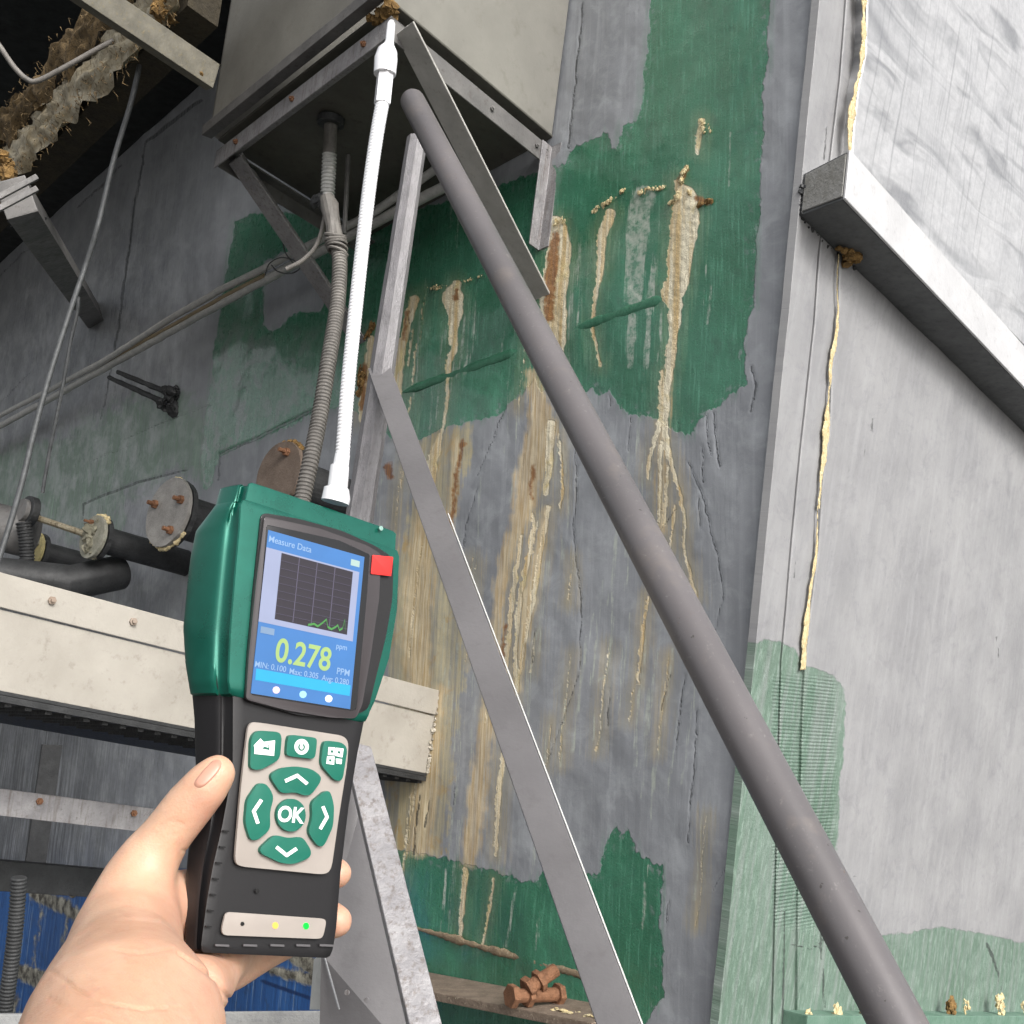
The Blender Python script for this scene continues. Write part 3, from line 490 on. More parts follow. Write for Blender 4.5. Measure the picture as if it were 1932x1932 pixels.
# ------------------------------------------------------------------ equipment box on its bracket frame
W1 = PL(1041, 280); N1 = along(W1, -R_, x=738); N2 = along(N1, L_, x=408); W2 = W1+(N2-N1)
BH = 1.6
box = thing('equipment_box', (W1+N2)/2, 'beige sheet metal box on an angle iron bracket frame high on the wall', 'box')
vL, vR = N2-N1, W1-N1
top = UP*BH; g = UP*.055
n1, n2, w1, w2 = N1+vL*0+g, N2+g, W1+g, W2+g
out = -R_*.05
obj('front_panel', hexa(n1+out, n2+out, n2+out+R_*.02, n1+out+R_*.02, n1+out+top, n2+out+top, n2+out+R_*.02+top, n1+out+R_*.02+top, .003), BEIGEP, box)
obj('side_panel', hexa(n1+out, w1-R_*.01, w1-R_*.01+L_*.02, n1+out+L_*.02, n1+out+top, w1-R_*.01+top, w1-R_*.01+L_*.02+top, n1+out+L_*.02+top, .003), BEIGEP, box)
obj('far_panel', hexa(n2+out, w2, w2-L_*.02, n2+out-L_*.02, n2+out+top, w2+top, w2-L_*.02+top, n2+out-L_*.02+top, .003), BEIGEP, box)
obj('bottom_panel', prism([n1-g*.1, n2-g*.1, w2-g*.1, w1-g*.1], UP*.01, .002, 1), paint('box_bottom', '4f4d47', '5c5a53', '2b2a26', .5, .6, 0, 3., .15), box)
obj('lip', bar(n1+out-L_*.03+UP*.02, n2+out+L_*.03+UP*.02, .05, .05, UP, .003), STEELD, box)
ZB = STEELW
obj('frame_rail', angle(N1-R_*.0, N2, .085, .085, .008, UP*-1, R_), ZB, box)
obj('frame_rail', angle(N1, W1, .085, .085, .008, UP*-1, L_), STEELD, box)
obj('frame_rail', angle(N2, W2, .07, .07, .008, UP*-1, -L_), STEELD, box)
P2 = PL(1030, 470)
obj('post', angle(W1+UP*.0, W1-UP*np.linalg.norm(W1-P2), .07, .07, .008, -R_, -nz(vL)), ZB, box)
k1 = PL(1005, 572); a_ = N1+(W1-N1)*.04+L_*.03-UP*.05; kd = nz(np.cross(k1-a_, L_)); kd = kd if kd.dot(UP) > 0 else -kd
obj('brace', angle(a_-L_*.02, k1, .115, .08, .009, -L_, kd), paint('brace_grey', 'a3a19c', 'b5b3ae', '6c6258', .4, .5, .1, 10., .4), box)
k2 = PL(668, 655); a_ = N2+(W2-N2)*.06-L_*.04-UP*.05; kd = nz(np.cross(k2-a_, L_)); kd = kd if kd.dot(UP) > 0 else -kd
obj('brace', angle(a_, k2, .12, .10, .009, -L_, kd), STEELW, box)
obj('foam_crust', crust([N1+UP*.03, N1+UP*.03+L_*.12], .022, 60, 301), CRUSTB, box)
obj('foam_crust', crust([W1-R_*.03, W1-R_*.03-UP*.09], .010, 30, 302), STEELD, box)
for fr_ in (.12, .5, .85): obj('bolt', bolt(N1+(N2-N1)*fr_-UP*.04, -R_, .013, .010, .008), RUSTP, box)
for fr_ in (.2, .6, .9): obj('bolt', bolt(N1+(W1-N1)*fr_-UP*.04-L_*.0, -L_, .011, .010, .006), STEELD, box)
obj('weld_bead', crust([k1+L_*.0, k1+(N1-k1)*.03], .016, 26, 303), STEELD, box); obj('weld_bead', crust([k2, k2+(N2-k2)*.03], .016, 26, 304), STEELD, box)
def onbottom(x, y): return hit(x, y, n1-g*.1, nz(np.cross(vL, vR)))
# drain pipe under the box with its flexible conduit
dp = onbottom(625, 222); Zd = tocam(dp)[2]
dr = thing('drain_pipe', dp, 'short ribbed drain pipe dropping from the underside of the beige box', 'pipe')
e1 = at(618, 372, Zd)
obj('collar', disc(dp, -UP, px(26, Zd), px(14, Zd), 24), BLACKP, dr)
obj('pipe', tube([dp, dp+(e1-dp)*.45], px(12.5, Zd), 16), HOSE, dr, smooth=True)
obj('ribbed_section', corrugated([dp+(e1-dp)*.45, e1], px(14, Zd), px(7, Zd)), CONDUIT, dr, smooth=True)
obj('joint', crust([e1, e1-UP*.03], px(15, Zd), 16, 5), BLACKP, dr)
q = onbottom(657, 292); rod = obj('hanger_rod', tube([q, at(650, 440, tocam(q)[2])], px(5, Zd), 8), STEELD, None, smooth=True)
meta(rod, 'thin hanging rod beside the ribbed drain pipe under the box', 'rod')
# support members
def pipe_thing():
    Zt, Zb = 3.75, 1.62; a = at(779, 192, Zt); b = at(1735, 2010, Zb); b = b+(b-a)*.18; r0 = px(23.5, Zt); 
    th = thing('support_pipe', b, 'long round grey steel pipe leaning diagonally across the whole wall', 'pipe')
    P = [a+(b-a)*k/60 for k in range(61)]; d = nz(a-b)
    cap = [a+d*r0*s for s in (.95, .8, .5, .2)]; rr = [.3*r0, .6*r0, .87*r0, .98*r0]
    obj('tube', tube(cap+P, rr+[r0]*61, 48), PIPEM, th, smooth=True); return th
t = NT('pipe_paint'); v = t.coord('Object'); nA = t.noise(v, 1.6, 4); nB = t.noise(v, 40, 6, .75); nC = t.noise(v, 8, 5, .7)
c = t.mix(t.rng(nA, .35, .65), lin('5f5c5d'), lin('6b6768')); c = t.mix(t.math('MULTIPLY', t.rng(nC, .56, .72), .4), c, lin('7d746d')); c = t.mix(t.math('MULTIPLY', t.rng(nB, .62, .74), .4), c, lin('98938f'))
ns = t.noise(t.coord('Object', (14, 1.2, 14), (0, 0, 0)), 6., 6, .75); c = t.mix(t.math('MULTIPLY', t.rng(ns, .60, .72), .35), c, lin('a09c99'))
nr_ = t.noise(v, 15., 8, .8, .5); c = t.mix(t.math('MULTIPLY', t.rng(nr_, .64, .69), .75), c, lin('6b5140')); nt = t.noise(v, 55., 3, .5); c = t.mix(t.math('MULTIPLY', t.rng(nt, .72, .74), .7), c, lin('38342f'))
t.bump(t.math('ADD', nB, t.math('MULTIPLY', nC, .6)), .14, .003); PIPEM = t.fin(c, t.rng(nC, .3, .7, .28, .46), .15)
sp = pipe_thing()
# flaked spot on the pipe
a, b = at(779, 192, 3.75), at(1735, 2010, 1.62)
tq = (1345-779)/(1735-779); Zs = 1/((1/3.75)*(1-.585)+(1/1.62)*.585)
pc = at(1345, 1272, Zs); tocamv = nz(CAM-pc); spot = crust([pc+tocamv*px(23.5, 3.75)*.93], .009, 8, 77, .15, tocamv); obj('flaked_spot', spot, paint('bare_spot', 'b09a8c', '8a7468', '5a4a40', .6, .8), sp)
# vertical post behind it
pa, pbm, pc_ = at(787, 262, 4.25), at(737, 600, 4.05), at(672, 1020, 3.85)
P = [pa+(pc_-pa)*k/24 for k in range(25)]
po = thing('steel_post', pc_, 'upright faceted steel post with flaking paint behind the leaning pipe', 'post')
obj('tube', tube(P, [.036+.010*k/24 for k in range(25)], 8, wob=.04), paint('post_paint', '6f6d6f', '858385', '474443', .6, .45, .1, 10., .5, stretch=(3, 3, 1)), po)
obj('weld_bead', crust([pa, pa+(pc_-pa)*.02], .022, 18, 4), STEELD, po)
# flat bar
fa, fb = at(714, 690, 4.0), at(1196, 2010, 2.25)
d = nz(fb-fa); side = nz(np.cross(d, nz(CAM-fa))); nrm = nz(np.cross(side, d))
side = nz(side*math.cos(.1)+nrm*math.sin(.1)); nrm = nz(np.cross(side, d)); nrm = nrm if nrm.dot(CAM-fa) > 0 else -nrm
w = .0405; fbm_ = loft([[fa+side*(-w)*.9, fa+side*w*.9, fa+side*w*.9-nrm*.012, fa-side*w*.9-nrm*.012], [fb-side*w, fb+side*w, fb+side*w-nrm*.012, fb-side*w-nrm*.012]])
th = thing('flat_bar', fb, 'flat grey steel bar leaning left of the round pipe, with a bright edge', 'bar'); obj('bar', bevel(fbm_, .002), STEEL, th)
e0 = fa+(fb-fa)*.33; sd = side if tocam(e0+side)[0] > tocam(e0)[0] else -side
obj('bright_edge', prism([e0+sd*(w+.0005)+nrm*.001, e0+sd*(w+.004)+nrm*.001, e0+sd*(w+.004)-nrm*.011, e0+sd*(w+.0005)-nrm*.011], (fb-fa)*.67, .0005, 1), plain('cut_edge', 'c9c9c6', .4), th)
# pale angle leg
la, lb_ = at(672, 1395, 2.75), at(822, 2010, 2.15)
th = thing('angle_leg', lb_, 'pale zinc angle iron leg running down beside the meter', 'leg')
obj('leg', angle(la+M@np.array((-.03, 0, 0)), lb_+(lb_-la)*.9+M@np.array((-.03, 0, 0)), .068, .05, .006, M@np.array((1, .25, -.1)), M@np.array((-.3, .1, 1))), STEELW, th)
th = thing('gusset_plate', at(700, 1900, 2.6), 'flat dark grey steel plate behind the lower right edge of the meter', 'plate')
obj('plate', prism([at(640, 1470, 2.8), at(690, 1490, 2.8), at(800, 1932, 2.5), at(830, 2060, 2.45), at(600, 2060, 2.55), at(606, 1800, 2.6)], M@np.array((0, 0, .01)), .001, 1), STEEL, th)
obj('edge_strip', prism([at(584, 1905, 2.7), at(592, 1812, 2.72), at(606, 1800, 2.7), at(612, 1905, 2.68)], M@np.array((0, 0, .008)), 0), plain('white_strip', 'b4b5b2', .6), th)
obj('seam_lip', bar(at(612, 1804, 2.59), at(640, 1905, 2.53), .004, .004), plain('lip_grey', '8b8c8e', .5), th)
for x, y in ((655, 1872), (692, 1886)): obj('rivet', disc(at(x, y, 2.5), M@np.array((0, 0, -1)), .006, .003, 12), STEELW, th)
# ------------------------------------------------------------------ conduits along the wall
def wl(x, y, off): return PL(x, y, off)
for (pts, r, off, lab) in (([( -120,872),(0,804),(90,755),(210,688),(400,582),(560,497),(700,424),(868,336)], 9.5, .22, 'lower of the two straight conduits running along the wall under the box'),
                           ([(-120,846),(0,784),(90,738),(205,676),(330,596),(430,540),(600,455),(700,404),(850,300)], 7.5, .26, 'upper and thinner of the two straight conduits running along the wall')):
    P = resample([wl(x, y, off) for x, y in pts], .12)
    Zm = 6.5; o = obj('conduit', tube([p+(rng.rand(3)-.5)*.004 for p in P], px(r, 6.0), 12, wob=.06), CONDUIT, smooth=True); meta(o, lab, 'pipe', 'conduits along the wall')
P = [wl(x, y, .24) for x, y in [(205,680),(330,612),(430,556),(500,520)]]
meta(obj('conduit', tube(P, px(5, 6.5), 10), paint('tan_conduit', '9a8a6c', '857860', '55493a', .4, .6), smooth=True), 'short tan conduit squeezed between the two straight conduits', 'pipe', 'conduits along the wall')
for k, (a, b) in enumerate((((222, 702), (334, 748)), ((206, 712), (330, 768)))):
    p, q = wl(*a, .22), PL(*b, 0.01); th = thing('standoff_rod', q, ['upper sooty rod holding the conduits off the wall', 'lower sooty rod holding the conduits off the wall'][k], 'rod', 'standoff rods of the conduits')
    P = resample([p, q], .05); obj('rod', tube(P, [px(5, 7)*(1+.5*i/len(P)) for i in range(len(P))], 8, wob=.4), BLACKP, th); obj('soot_crust', crust([q, q+(p-q)*.12], .04, 18, k), BLACKP, th)
# flexible hose
hz = 4.9; hp = [(636,452,4.9),(641,500,4.85),(636,580,4.75),(620,680,4.6),(604,780,4.5),(588,860,4.4),(574,925,4.35),(562,990,4.3)]
th = thing('flexible_hose', at(562, 990, 4.3), 'grey ribbed flexible hose dropping from the conduit joint behind the meter', 'hose')
obj('hose', corrugated([at(*p) for p in hp], px(15.5, 4.6), px(7.5, 4.6), .14, 20), HOSE, th, smooth=True)
obj('sleeve', tube([at(616, 368, 4.95), at(622, 388, 4.95), at(628, 420, 4.92), at(634, 456, 4.9)], [px(12, 4.9), px(17, 4.9), px(14, 4.9), px(16, 4.9)], 12, wob=.2), HOSE, th)
for k in range(5):
    c0 = at(632+k*1.2, 444+k*8, 4.88); ax = nz(np.array((rng.rand()-.5, rng.rand()-.5, 2.5)))
    obj('wrap', tube([c0+(np.array((math.cos(u), math.sin(u), .25*math.sin(u+k))))*px(18.5, 4.9) for u in np.linspace(0, 6.28, 20)], px(3.0, 4.9), 6, cap=False), HOSE, th, smooth=True)
P = smooth_path([at(x, y, 4.98) for x, y in [(614,404),(606,440),(594,468),(570,492),(540,508)]]); meta(obj('branch_conduit', tube(P, px(4.5, 4.95), 10), HOSE, smooth=True), 'small bent conduit leaving the hose joint to the left', 'pipe')
for k, pts in enumerate(([(500,520),(508,498),(530,486),(556,492),(566,506),(548,516),(524,512),(512,500)], [(548,490),(538,476),(534,458),(540,480),(556,500)], [(580,482),(574,462),(570,460),(574,470),(584,478),(566,494)])):
    P = smooth_path([wl(x, y, .31+.01*k) for x, y in pts]); meta(obj('tie_wire', tube(P, px(1.3, 6), 5), CABLE), ['loose loop of tie wire around the conduits', 'short bent tie wire end above the conduits', 'small hooked tie wire nearest the hose joint'][k], 'wire', 'tie wires on the conduits')
# cables hanging at the left
P = smooth_path([at(x, y, Z) for x, y, Z in [(274,60,5.2),(270,90,5.2),(248,190,5.2),(215,300,5.2),(186,420,5.1),(160,505,5.1),(128,600,5.0),(96,700,4.9),(68,800,4.8),(44,900,4.7),(20,985,4.6),(-14,1090,4.5)]])
meta(obj('cable', tube(P, px(5.2, 5.0), 10), CABLE, smooth=True), 'long grey cable slanting down the left wall from the roof rail', 'cable', 'cables at the left wall')
P = smooth_path([at(x, y, 5.6) for x, y in [(148,560),(146,590),(134,640),(120,720),(104,800),(92,860),(80,930)]])
meta(obj('cable', tube(P, px(3.6, 5.6), 8, wob=.2), CABLE, smooth=True), 'thinner frayed cable just right of the long slanting cable', 'cable', 'cables at the left wall')
P = smooth_path([at(x, y, 5.3) for x, y in [(-60,0),(0,88),(28,128),(52,150),(72,152),(120,128),(200,84),(268,54)]])
meta(obj('bent_conduit', tube(P, px(5, 5.3), 10), HOSE, smooth=True), 'thin conduit bent into a V below the fibrous duct', 'pipe')
# ------------------------------------------------------------------ roof overhang and the insulated duct, upper left
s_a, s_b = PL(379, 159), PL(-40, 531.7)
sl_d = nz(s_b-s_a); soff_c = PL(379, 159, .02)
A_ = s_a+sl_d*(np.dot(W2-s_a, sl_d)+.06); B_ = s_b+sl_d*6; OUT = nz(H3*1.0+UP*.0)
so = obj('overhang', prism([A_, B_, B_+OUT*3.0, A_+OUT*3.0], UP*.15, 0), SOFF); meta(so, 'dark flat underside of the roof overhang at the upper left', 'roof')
# duct
ZD = 5.0
Dv = nz(L_)
d0 = at(290, 82, ZD); d1 = along(d0, Dv, x=352); d2 = along(d0, Dv, x=-160)
duct = thing('insulated_duct', d0, 'insulated duct with stained metal flashing and ragged brown fibre', 'duct')
def duct_grid(name, lo, hi, off, mat, seed, ragg):
    n = 120; m = 16; bm = bmesh.new(); G = []
    for i in range(n+1):
        p = d1+(d2-d1)*i/n; row = []
        e = ragg*(vn(np.array(i*.35), np.array(1.7), seed)-.5)*2; e2 = ragg*(vn(np.array(i*.35), np.array(7.7), seed+3)-.5)*2
        for j in range(m+1):
            u = (lo-e)+(hi+e2-(lo-e))*j/m
            b = off+.03*(vn(np.array(i*.5), np.array(j*.8), seed+5)-.5)*2+.03*math.sin(math.pi*j/m)
            row.append(bm.verts.new(Vector(p+UP*u-R_*b)))
        G.append(row)
    for i in range(n):
        for j in range(m): bm.faces.new((G[i][j], G[i+1][j], G[i+1][j+1], G[i][j+1]))
    return obj(name, bm, mat, duct, smooth='all')
obj('core', hexa(d1+UP*.02, d1+UP*.5, d1+UP*.5+R_*.15, d1+UP*.02+R_*.15, d2+UP*.02, d2+UP*.5, d2+UP*.5+R_*.15, d2+UP*.02+R_*.15), paint('duct_dark', '2b261c', '3b3425', '14110a', .8, .9, 0, 12., .8), duct)
duct_grid('flashing', 0., .27, .02, FLASH, 3, .025)
duct_grid('fibre_layer', .24, .50, .05, FIBRE, 8, .07)
rs = np.random.RandomState(5); bm = bmesh.new()
for k in range(1100):                                 # loose fibres
    p = d1+(d2-d1)*rs.rand()+UP*(rs.choice([-.02, .0, .25, .3, .4, .5])+.05*rs.randn())-R_*(.04+.04*rs.rand())
    q = p+(rs.rand(3)-.5)*.075-UP*.02; m_ = (p+q)/2+(rs.rand(3)-.5)*.04; w_ = np.array((.002, .001, .002))
    vs = [bm.verts.new(Vector(x)) for x in (p, m_+w_, q, m_-w_)]; bm.faces.new(vs)
o = obj('loose_fibre', bm, FIBRE, duct); o['kind'] = 'stuff'
obj('foam_crust', crust([at(300, 6, ZD-.1), at(335, 30, ZD-.1)], .035, 70, 66), CRUSTB, duct)
obj('foam_crust', crust([at(14, 290, ZD+.5), at(6, 335, ZD+.5)], .03, 24, 67), CRUSTB, duct)
# roof rails and brace
ra = at(200, 10, 4.55); rb = along(ra, R_, x=402)
th = thing('roof_rail', ra, 'worn beige rail crossing the duct toward the beige box', 'rail'); obj('rail', bar(ra-R_*1.0, rb, .05, .11, UP, .004), paint('worn_rail', '565349', '6f6b5f', '8a7a50', .45, .6, 0, 14., .4), th)
obj('foam_crust', crust([rb-R_*.35-UP*.03, rb-UP*.03], .016, 40, 68), CRUSTB, th)
ba, bb = at(30, 372, 5.4), PL(176, 596)
th = thing('roof_brace', bb, 'dark box section brace from the duct down to the left wall', 'brace'); obj('beam', bar(ba, bb, .17, .14, L_, .006), STEELD, th); obj('soot_crust', crust([ba, ba+(bb-ba)*.1], .06, 20, 69), BLACKP, th)
pa_ = at(-30, 392, 4.9); pb_ = at(72, 336, 5.1)
for k, dy in enumerate((0, 22)):
    meta(obj('duct_rail', bar(at(-40, 392+dy, 4.8), at(70, 334+dy, 4.9), .03, .022), STEELD), ['upper short dark rail under the duct end', 'lower short dark rail under the duct end'][k], 'rail', 'short rails under the duct')
# ------------------------------------------------------------------ flanged nozzles
NV = nz(NL+.0*UP)
def nozzle(cx, cy, rpx, off, label, mat, rim, bolts, pr_=.62, th_=.03, crusty=0):
    c = PL(cx, cy, off); Z = tocam(c)[2]; r = px(rpx, Z)
    ax = nz(np.array(NOZ)); t_ = thing('flanged_nozzle', c-ax*off, label, 'nozzle', 'flanged nozzles on the left wall')
    obj('pipe', disc(c-ax*(off+.05), ax, r*pr_, off, 28), BLACKP, t_, smooth=True)
    obj('flange', disc(c-ax*.012-ax*th_, ax, r*.98, th_, 40, .003, .05), BLACKP, t_); obj('cover', disc(c, ax, r, th_*.8, 40, .003, .03), mat, t_)
    if rim: obj('rust_rim', tube([c-ax*.006+(frame(ax, UP)[1]*math.cos(u)+frame(ax, UP)[2]*math.sin(u))*r*(1.0+.02*rng.rand()) for u in np.linspace(rim[0], rim[1], 60)], [.006+.012*rng.rand() for _ in range(60)], 7, wob=.5), CRUSTB if rim[2] else CRUSTT, t_)
    for bu in bolts:
        p = c+(frame(ax, UP)[1]*math.cos(bu)+frame(ax, UP)[2]*math.sin(bu))*r*.68+ax*th_*.8
        obj('bolt', bolt(p, ax, r*.13, .02, .035), RUSTP, t_)
    if crusty: obj('foam_crust', crust([c-UP*r*.7, c+UP*r*.6], r*.35, crusty, int(cx)), paint('grey_crust', '8d8a78', '6d6a5c', '3e3a2e', .7, .9, 0, 30., .9), t_)
    return c, r, ax
NOZ = nz(-R_*.86+L_*.0-UP*.02)
nozzle(322, 968, 68, .42, 'large round flange cover with rusty yellow rim above the cream beam', paint('flange_grey', '807d79', '989590', '4a4846', .5, .5, .1, 12., .4), (-2.6, 1.6, 0), (.3, 2.6, 4.0))
c2, r2, ax2 = nozzle(180, 1014, 42, .62, 'smaller crusty flange with a pipe behind it, left of the large flange cover', paint('crust_flange', '7f7e70', '98968a', '4b483c', .7, .9, 0, 30., .8), (-1, 2.4, 0), (1.2,), crusty=16)
nozzle(532, 896, 64, .40, 'brown flange cover just behind the ribbed hose', paint('brown_cover', '5c4f45', '6e6055', '33291f', .6, .7, 0, 14., .5), (.2, 2.2, 1), (1.9,))
nozzle(66, 1040, 36, .55, 'small yellow crusted flange behind the ribbed elbow', paint('yellow_crust_cover', '8f8660', 'a89c6c', '4f4630', .7, .9, 0, 30., .8), None, (), crusty=10)
hd = PL(62, 968, .85); Zh = tocam(hd)[2]
th = thing('sensor_head', hd, 'dark round sensor head with a thin stem beside the crusty flange', 'sensor')
obj('head', disc(hd, ax2, px(30, Zh), .05, 24, .008), BLACKP, th); obj('cap', disc(hd+ax2*.05, ax2, px(22, Zh), .03, 24, .006), STEELD, th)
obj('stem', tube([hd+UP*-.02, c2], px(6, Zh), 10), FLASH, th)
P = [at(x, y, Zh*.98) for x, y in [(44,985),(50,1030),(48,1080),(26,1110),(-20,1130)]]
meta(obj('ribbed_elbow', corrugated(P, px(14, Zh), px(6, Zh), .12), BLACKP, smooth=True), 'black ribbed hose curving down from the sensor head', 'hose')
bp = thing('header_pipe', at(-60, 1090, 5.5), 'thick black pipe lying behind the cream beam at the far left', 'pipe')
obj('pipe', tube([at(-140, 960, 7.2), at(20, 1000, 7.2), at(60, 1010, 7.2)], px(44, 7.2), 24), STEELD, bp, smooth=True)
obj('pipe', tube([at(-100, 1075, 6.8), at(130, 1100, 6.9), at(225, 1080, 7.2)], px(34, 7), 24), BLACKP, bp, smooth=True)
# ------------------------------------------------------------------ platform: cream beam, deck and lower beams
Be = PL(826, 1301); Bt0 = along(Be, -R_, x=0); Bb = PL(822, 1462)
hB = np.dot(Be-Bb, UP)
def rline(xw, yw, x_to, off=0.): p = PL(xw, yw, off); return p, along(p, -R_, x=x_to)
pf = thing('channel_beam', Bt0, 'wide cream painted channel beam running behind the meter into the wall', 'beam')
p0, p1 = rline(826, 1303, -260)
HT = hB
obj('web', hexa(p0-UP*.11, p1-UP*.11, p1-UP*.11+L_*.012, p0-UP*.11+L_*.012, p0-UP*HT, p1-UP*HT, p1-UP*HT+L_*.012, p0-UP*HT+L_*.012, .002), BEAMW, pf)
obj('top_angle', angle(p0-L_*.012, p1-L_*.012, .105, .10, .01, UP*-1, L_), BEAMW, pf)
obj('bottom_flange', hexa(p0-UP*HT, p1-UP*HT, p1-UP*HT+L_*.12, p0-UP*HT+L_*.12, p0-UP*(HT+.012), p1-UP*(HT+.012), p1-UP*(HT+.012)+L_*.12, p0-UP*(HT+.012)+L_*.12, .002), BLACKP, pf)
obj('end_crust', crust([p0-UP*.02-L_*.0, p0-UP*HT*.5, p0-UP*HT], .010, 90, 88), paint('end_crust', 'b7b1a4', '8d8678', '4a4336', .7, .9, 0, 26., .8), pf)
for x in (95, 248, 470, 640):
    p = along(p0-UP*.045, -R_, x=x)-L_*.012; obj('bolt', bolt(p, -L_, .014, .010, .008), paint('dull_bolt', '8a7a6c', '9a8f84', '4a3c30', .6, .8), pf)
dk = p0-UP*(HT+.013)
obj_d = obj('deck', hexa(dk+L_*.0, p1-UP*(HT+.013), p1-UP*(HT+.013)+L_*1.7, dk+L_*1.7, dk-UP*.02, p1-UP*(HT+.033), p1-UP*(HT+.033)+L_*1.7, dk-UP*.02+L_*1.7, 0), BLACKP)
meta(obj_d, 'black underside of the platform deck behind the cream beam', 'platform')
for k in range(44):
    q = p1-UP*(HT+.036)-R_*-(.25+.07*k); o_ = bar(q+L_*.03, q+L_*.62, .022, .018, UP, .002); oo = obj('deck_rib', o_, BLACKP, obj_d)
def rbeam(name, xw, yw, h, mat, label, bolts=(), off=.0, x_to=-260, shrink=0., legdir=-1):
    p0, p1 = rline(xw, yw, x_to, off); p0 = p0-R_*shrink
    th = thing(name, p1, label, 'beam', 'beams of the platform'); obj('beam', angle(p0, p1, h, .09, .008, -UP, L_), mat, th)
    for x in bolts: obj('bolt', bolt(along(p0-UP*h*.28, -R_, x=x), -L_, .013, .010, .006), RUSTP, th)
    return p0, p1
m0 = PL(675, 1576); m1 = PL(675, 1617)
p0, p1 = rbeam('angle_beam', 675, 1577, np.dot(m0-m1, UP)*1.0, STEELW, 'pale zinc angle beam with two bolts behind the thumb', (74, 252))
obj_x = obj('foam_crust', crust([p0, p0-UP*.12], .035, 22, 91), CRUSTB, bpy.data.objects['angle_beam'])
g0, g1 = PL(560, 1672), PL(560, 1722)
rbeam('dark_beam', 560, 1672, np.dot(g0-g1, UP), BLACKP, 'dark sooty beam above the blue sheet metal', ())
th = thing('hanger_bar', at(80, 1520, 4.6), 'dark upright bar hanging under the deck at the left', 'bar')
obj('bar', bar(PL(98, 1405, .5), PL(66, 1632, .5), .12, .03, L_, .003), BLACKP, th)
obj('foam_streak', crust([PL(143, 1668, .9), PL(136, 1690, .9)], .03, 14, 93), FLASH, bpy.data.objects['dark_beam'])
# blue base
bl = thing('blue_base', PL(300, 1900, .1), 'blue painted sheet metal base with rusty and pale streaks below the platform', 'tank')
yy = np.arange(1640, 2100, 5.); xx = np.linspace(-160, 640, 140); Y, X = np.meshgrid(yy, xx, indexing='ij'); P = hitN(X, Y, CB+NL*.25, NL)
rel = P-CB; uv = np.stack([rel@L_, rel@E_], -1)
tk = np.full(X.shape, -50.)
for L in ([(60,1690,12),(130,1712,16),(165,1735,8)], [(135,1730,3),(112,1830,4),(100,1880,3)], [(75,1700,2),(52,1830,2)], [(20,1830,14),(75,1850,18),(90,1870,12)], [(25,1880,5),(15,1932,5)], [(200,1720,25),(300,1740,20)], [(480,1818,6),(598,1850,12)], [(560,1800,14),(600,1830,16)]): tk = np.maximum(tk, -dline(X+(fbm(X/8, Y/8, 4)-.5)*16, Y, L))
gl = -dline(X, Y, [(505,1850,3),(590,1885,3)])
t = NT('blue_sheet'); n1_ = t.noise(t.coord('UV', (40, 1.5, 1)), 1., 5); n2_ = t.noise(t.coord('UV'), 12, 5, .7)
c = t.mix(t.rng(n1_, .35, .65), lin('224a82'), lin('30609c')); c = t.mix(t.math('MULTIPLY', t.rng(n1_, .58, .66), .6), c, lin('8f9fae')); c = t.mix(t.math('MULTIPLY', t.rng(n2_, .52, .7), .6), c, lin('2c333b'))
k = t.rng(t.math('ADD', t.attr('crusty'), t.math('MULTIPLY', t.math('SUBTRACT', n2_, .5), 20)), -3., 3.); c = t.mix(k, c, t.mix(t.rng(n2_, .4, .6), lin('3e3a34'), lin('a09d90')))
c = t.mix(t.rng(t.attr('groove'), -2., 1.), c, lin('16305c')); t.bump(t.math('ADD', n1_, t.math('MULTIPLY', k, n2_)), .5, .01)
dsp = .03*np.sin(uv[..., 0]*3.1)+np.clip((tk+3)/8, 0, 1)*.006
gridmesh('sheet', P+NL*dsp[..., None], dict(crusty=tk, groove=gl), uv, t.fin(c, .4), bl, -NL*.2)
P = [at(x, y, 3.6) for x, y in [(36,1655),(30,1740),(20,1830),(6,1932),(-5,2010)]]
meta(obj('flexible_hose', corrugated(P, px(15, 3.6), px(7, 3.6), .12), BLACKP, smooth=True), 'black ribbed hose in front of the blue sheet at the lower left', 'hose')
kb = obj('kerb', hexa(at(-60, 1912, 3.4), at(700, 1906, 3.4), at(700, 1906, 3.1), at(-60, 1914, 3.1), at(-60, 2060, 3.4), at(700, 2060, 3.4), at(700, 2060, 3.1), at(-60, 2060, 3.1)), paint('kerb_grey', '8f9090', 'a6a6a4', '4c4a46', .6, .7, 0, 14., .5)); meta(kb, 'cracked pale grey kerb along the bottom of the blue sheet', 'kerb')
meta(obj('ground', prism([(-80, -60, -1.2), (80, -60, -1.2), (80, 90, -1.2), (-80, 90, -1.2)], np.array((0, 0, -.1))), paint('concrete_ground', '424241', '4e4d4b', '333231', .4, .8, 0, .6, .3)), kind='structure')
obj_top = obj('tank_roof', prism([CT+UP*3, CT+UP*3+R_*9, CT+UP*3+R_*9+L_*9, CT+UP*3+L_*9], UP*.05), STEELD, tank)
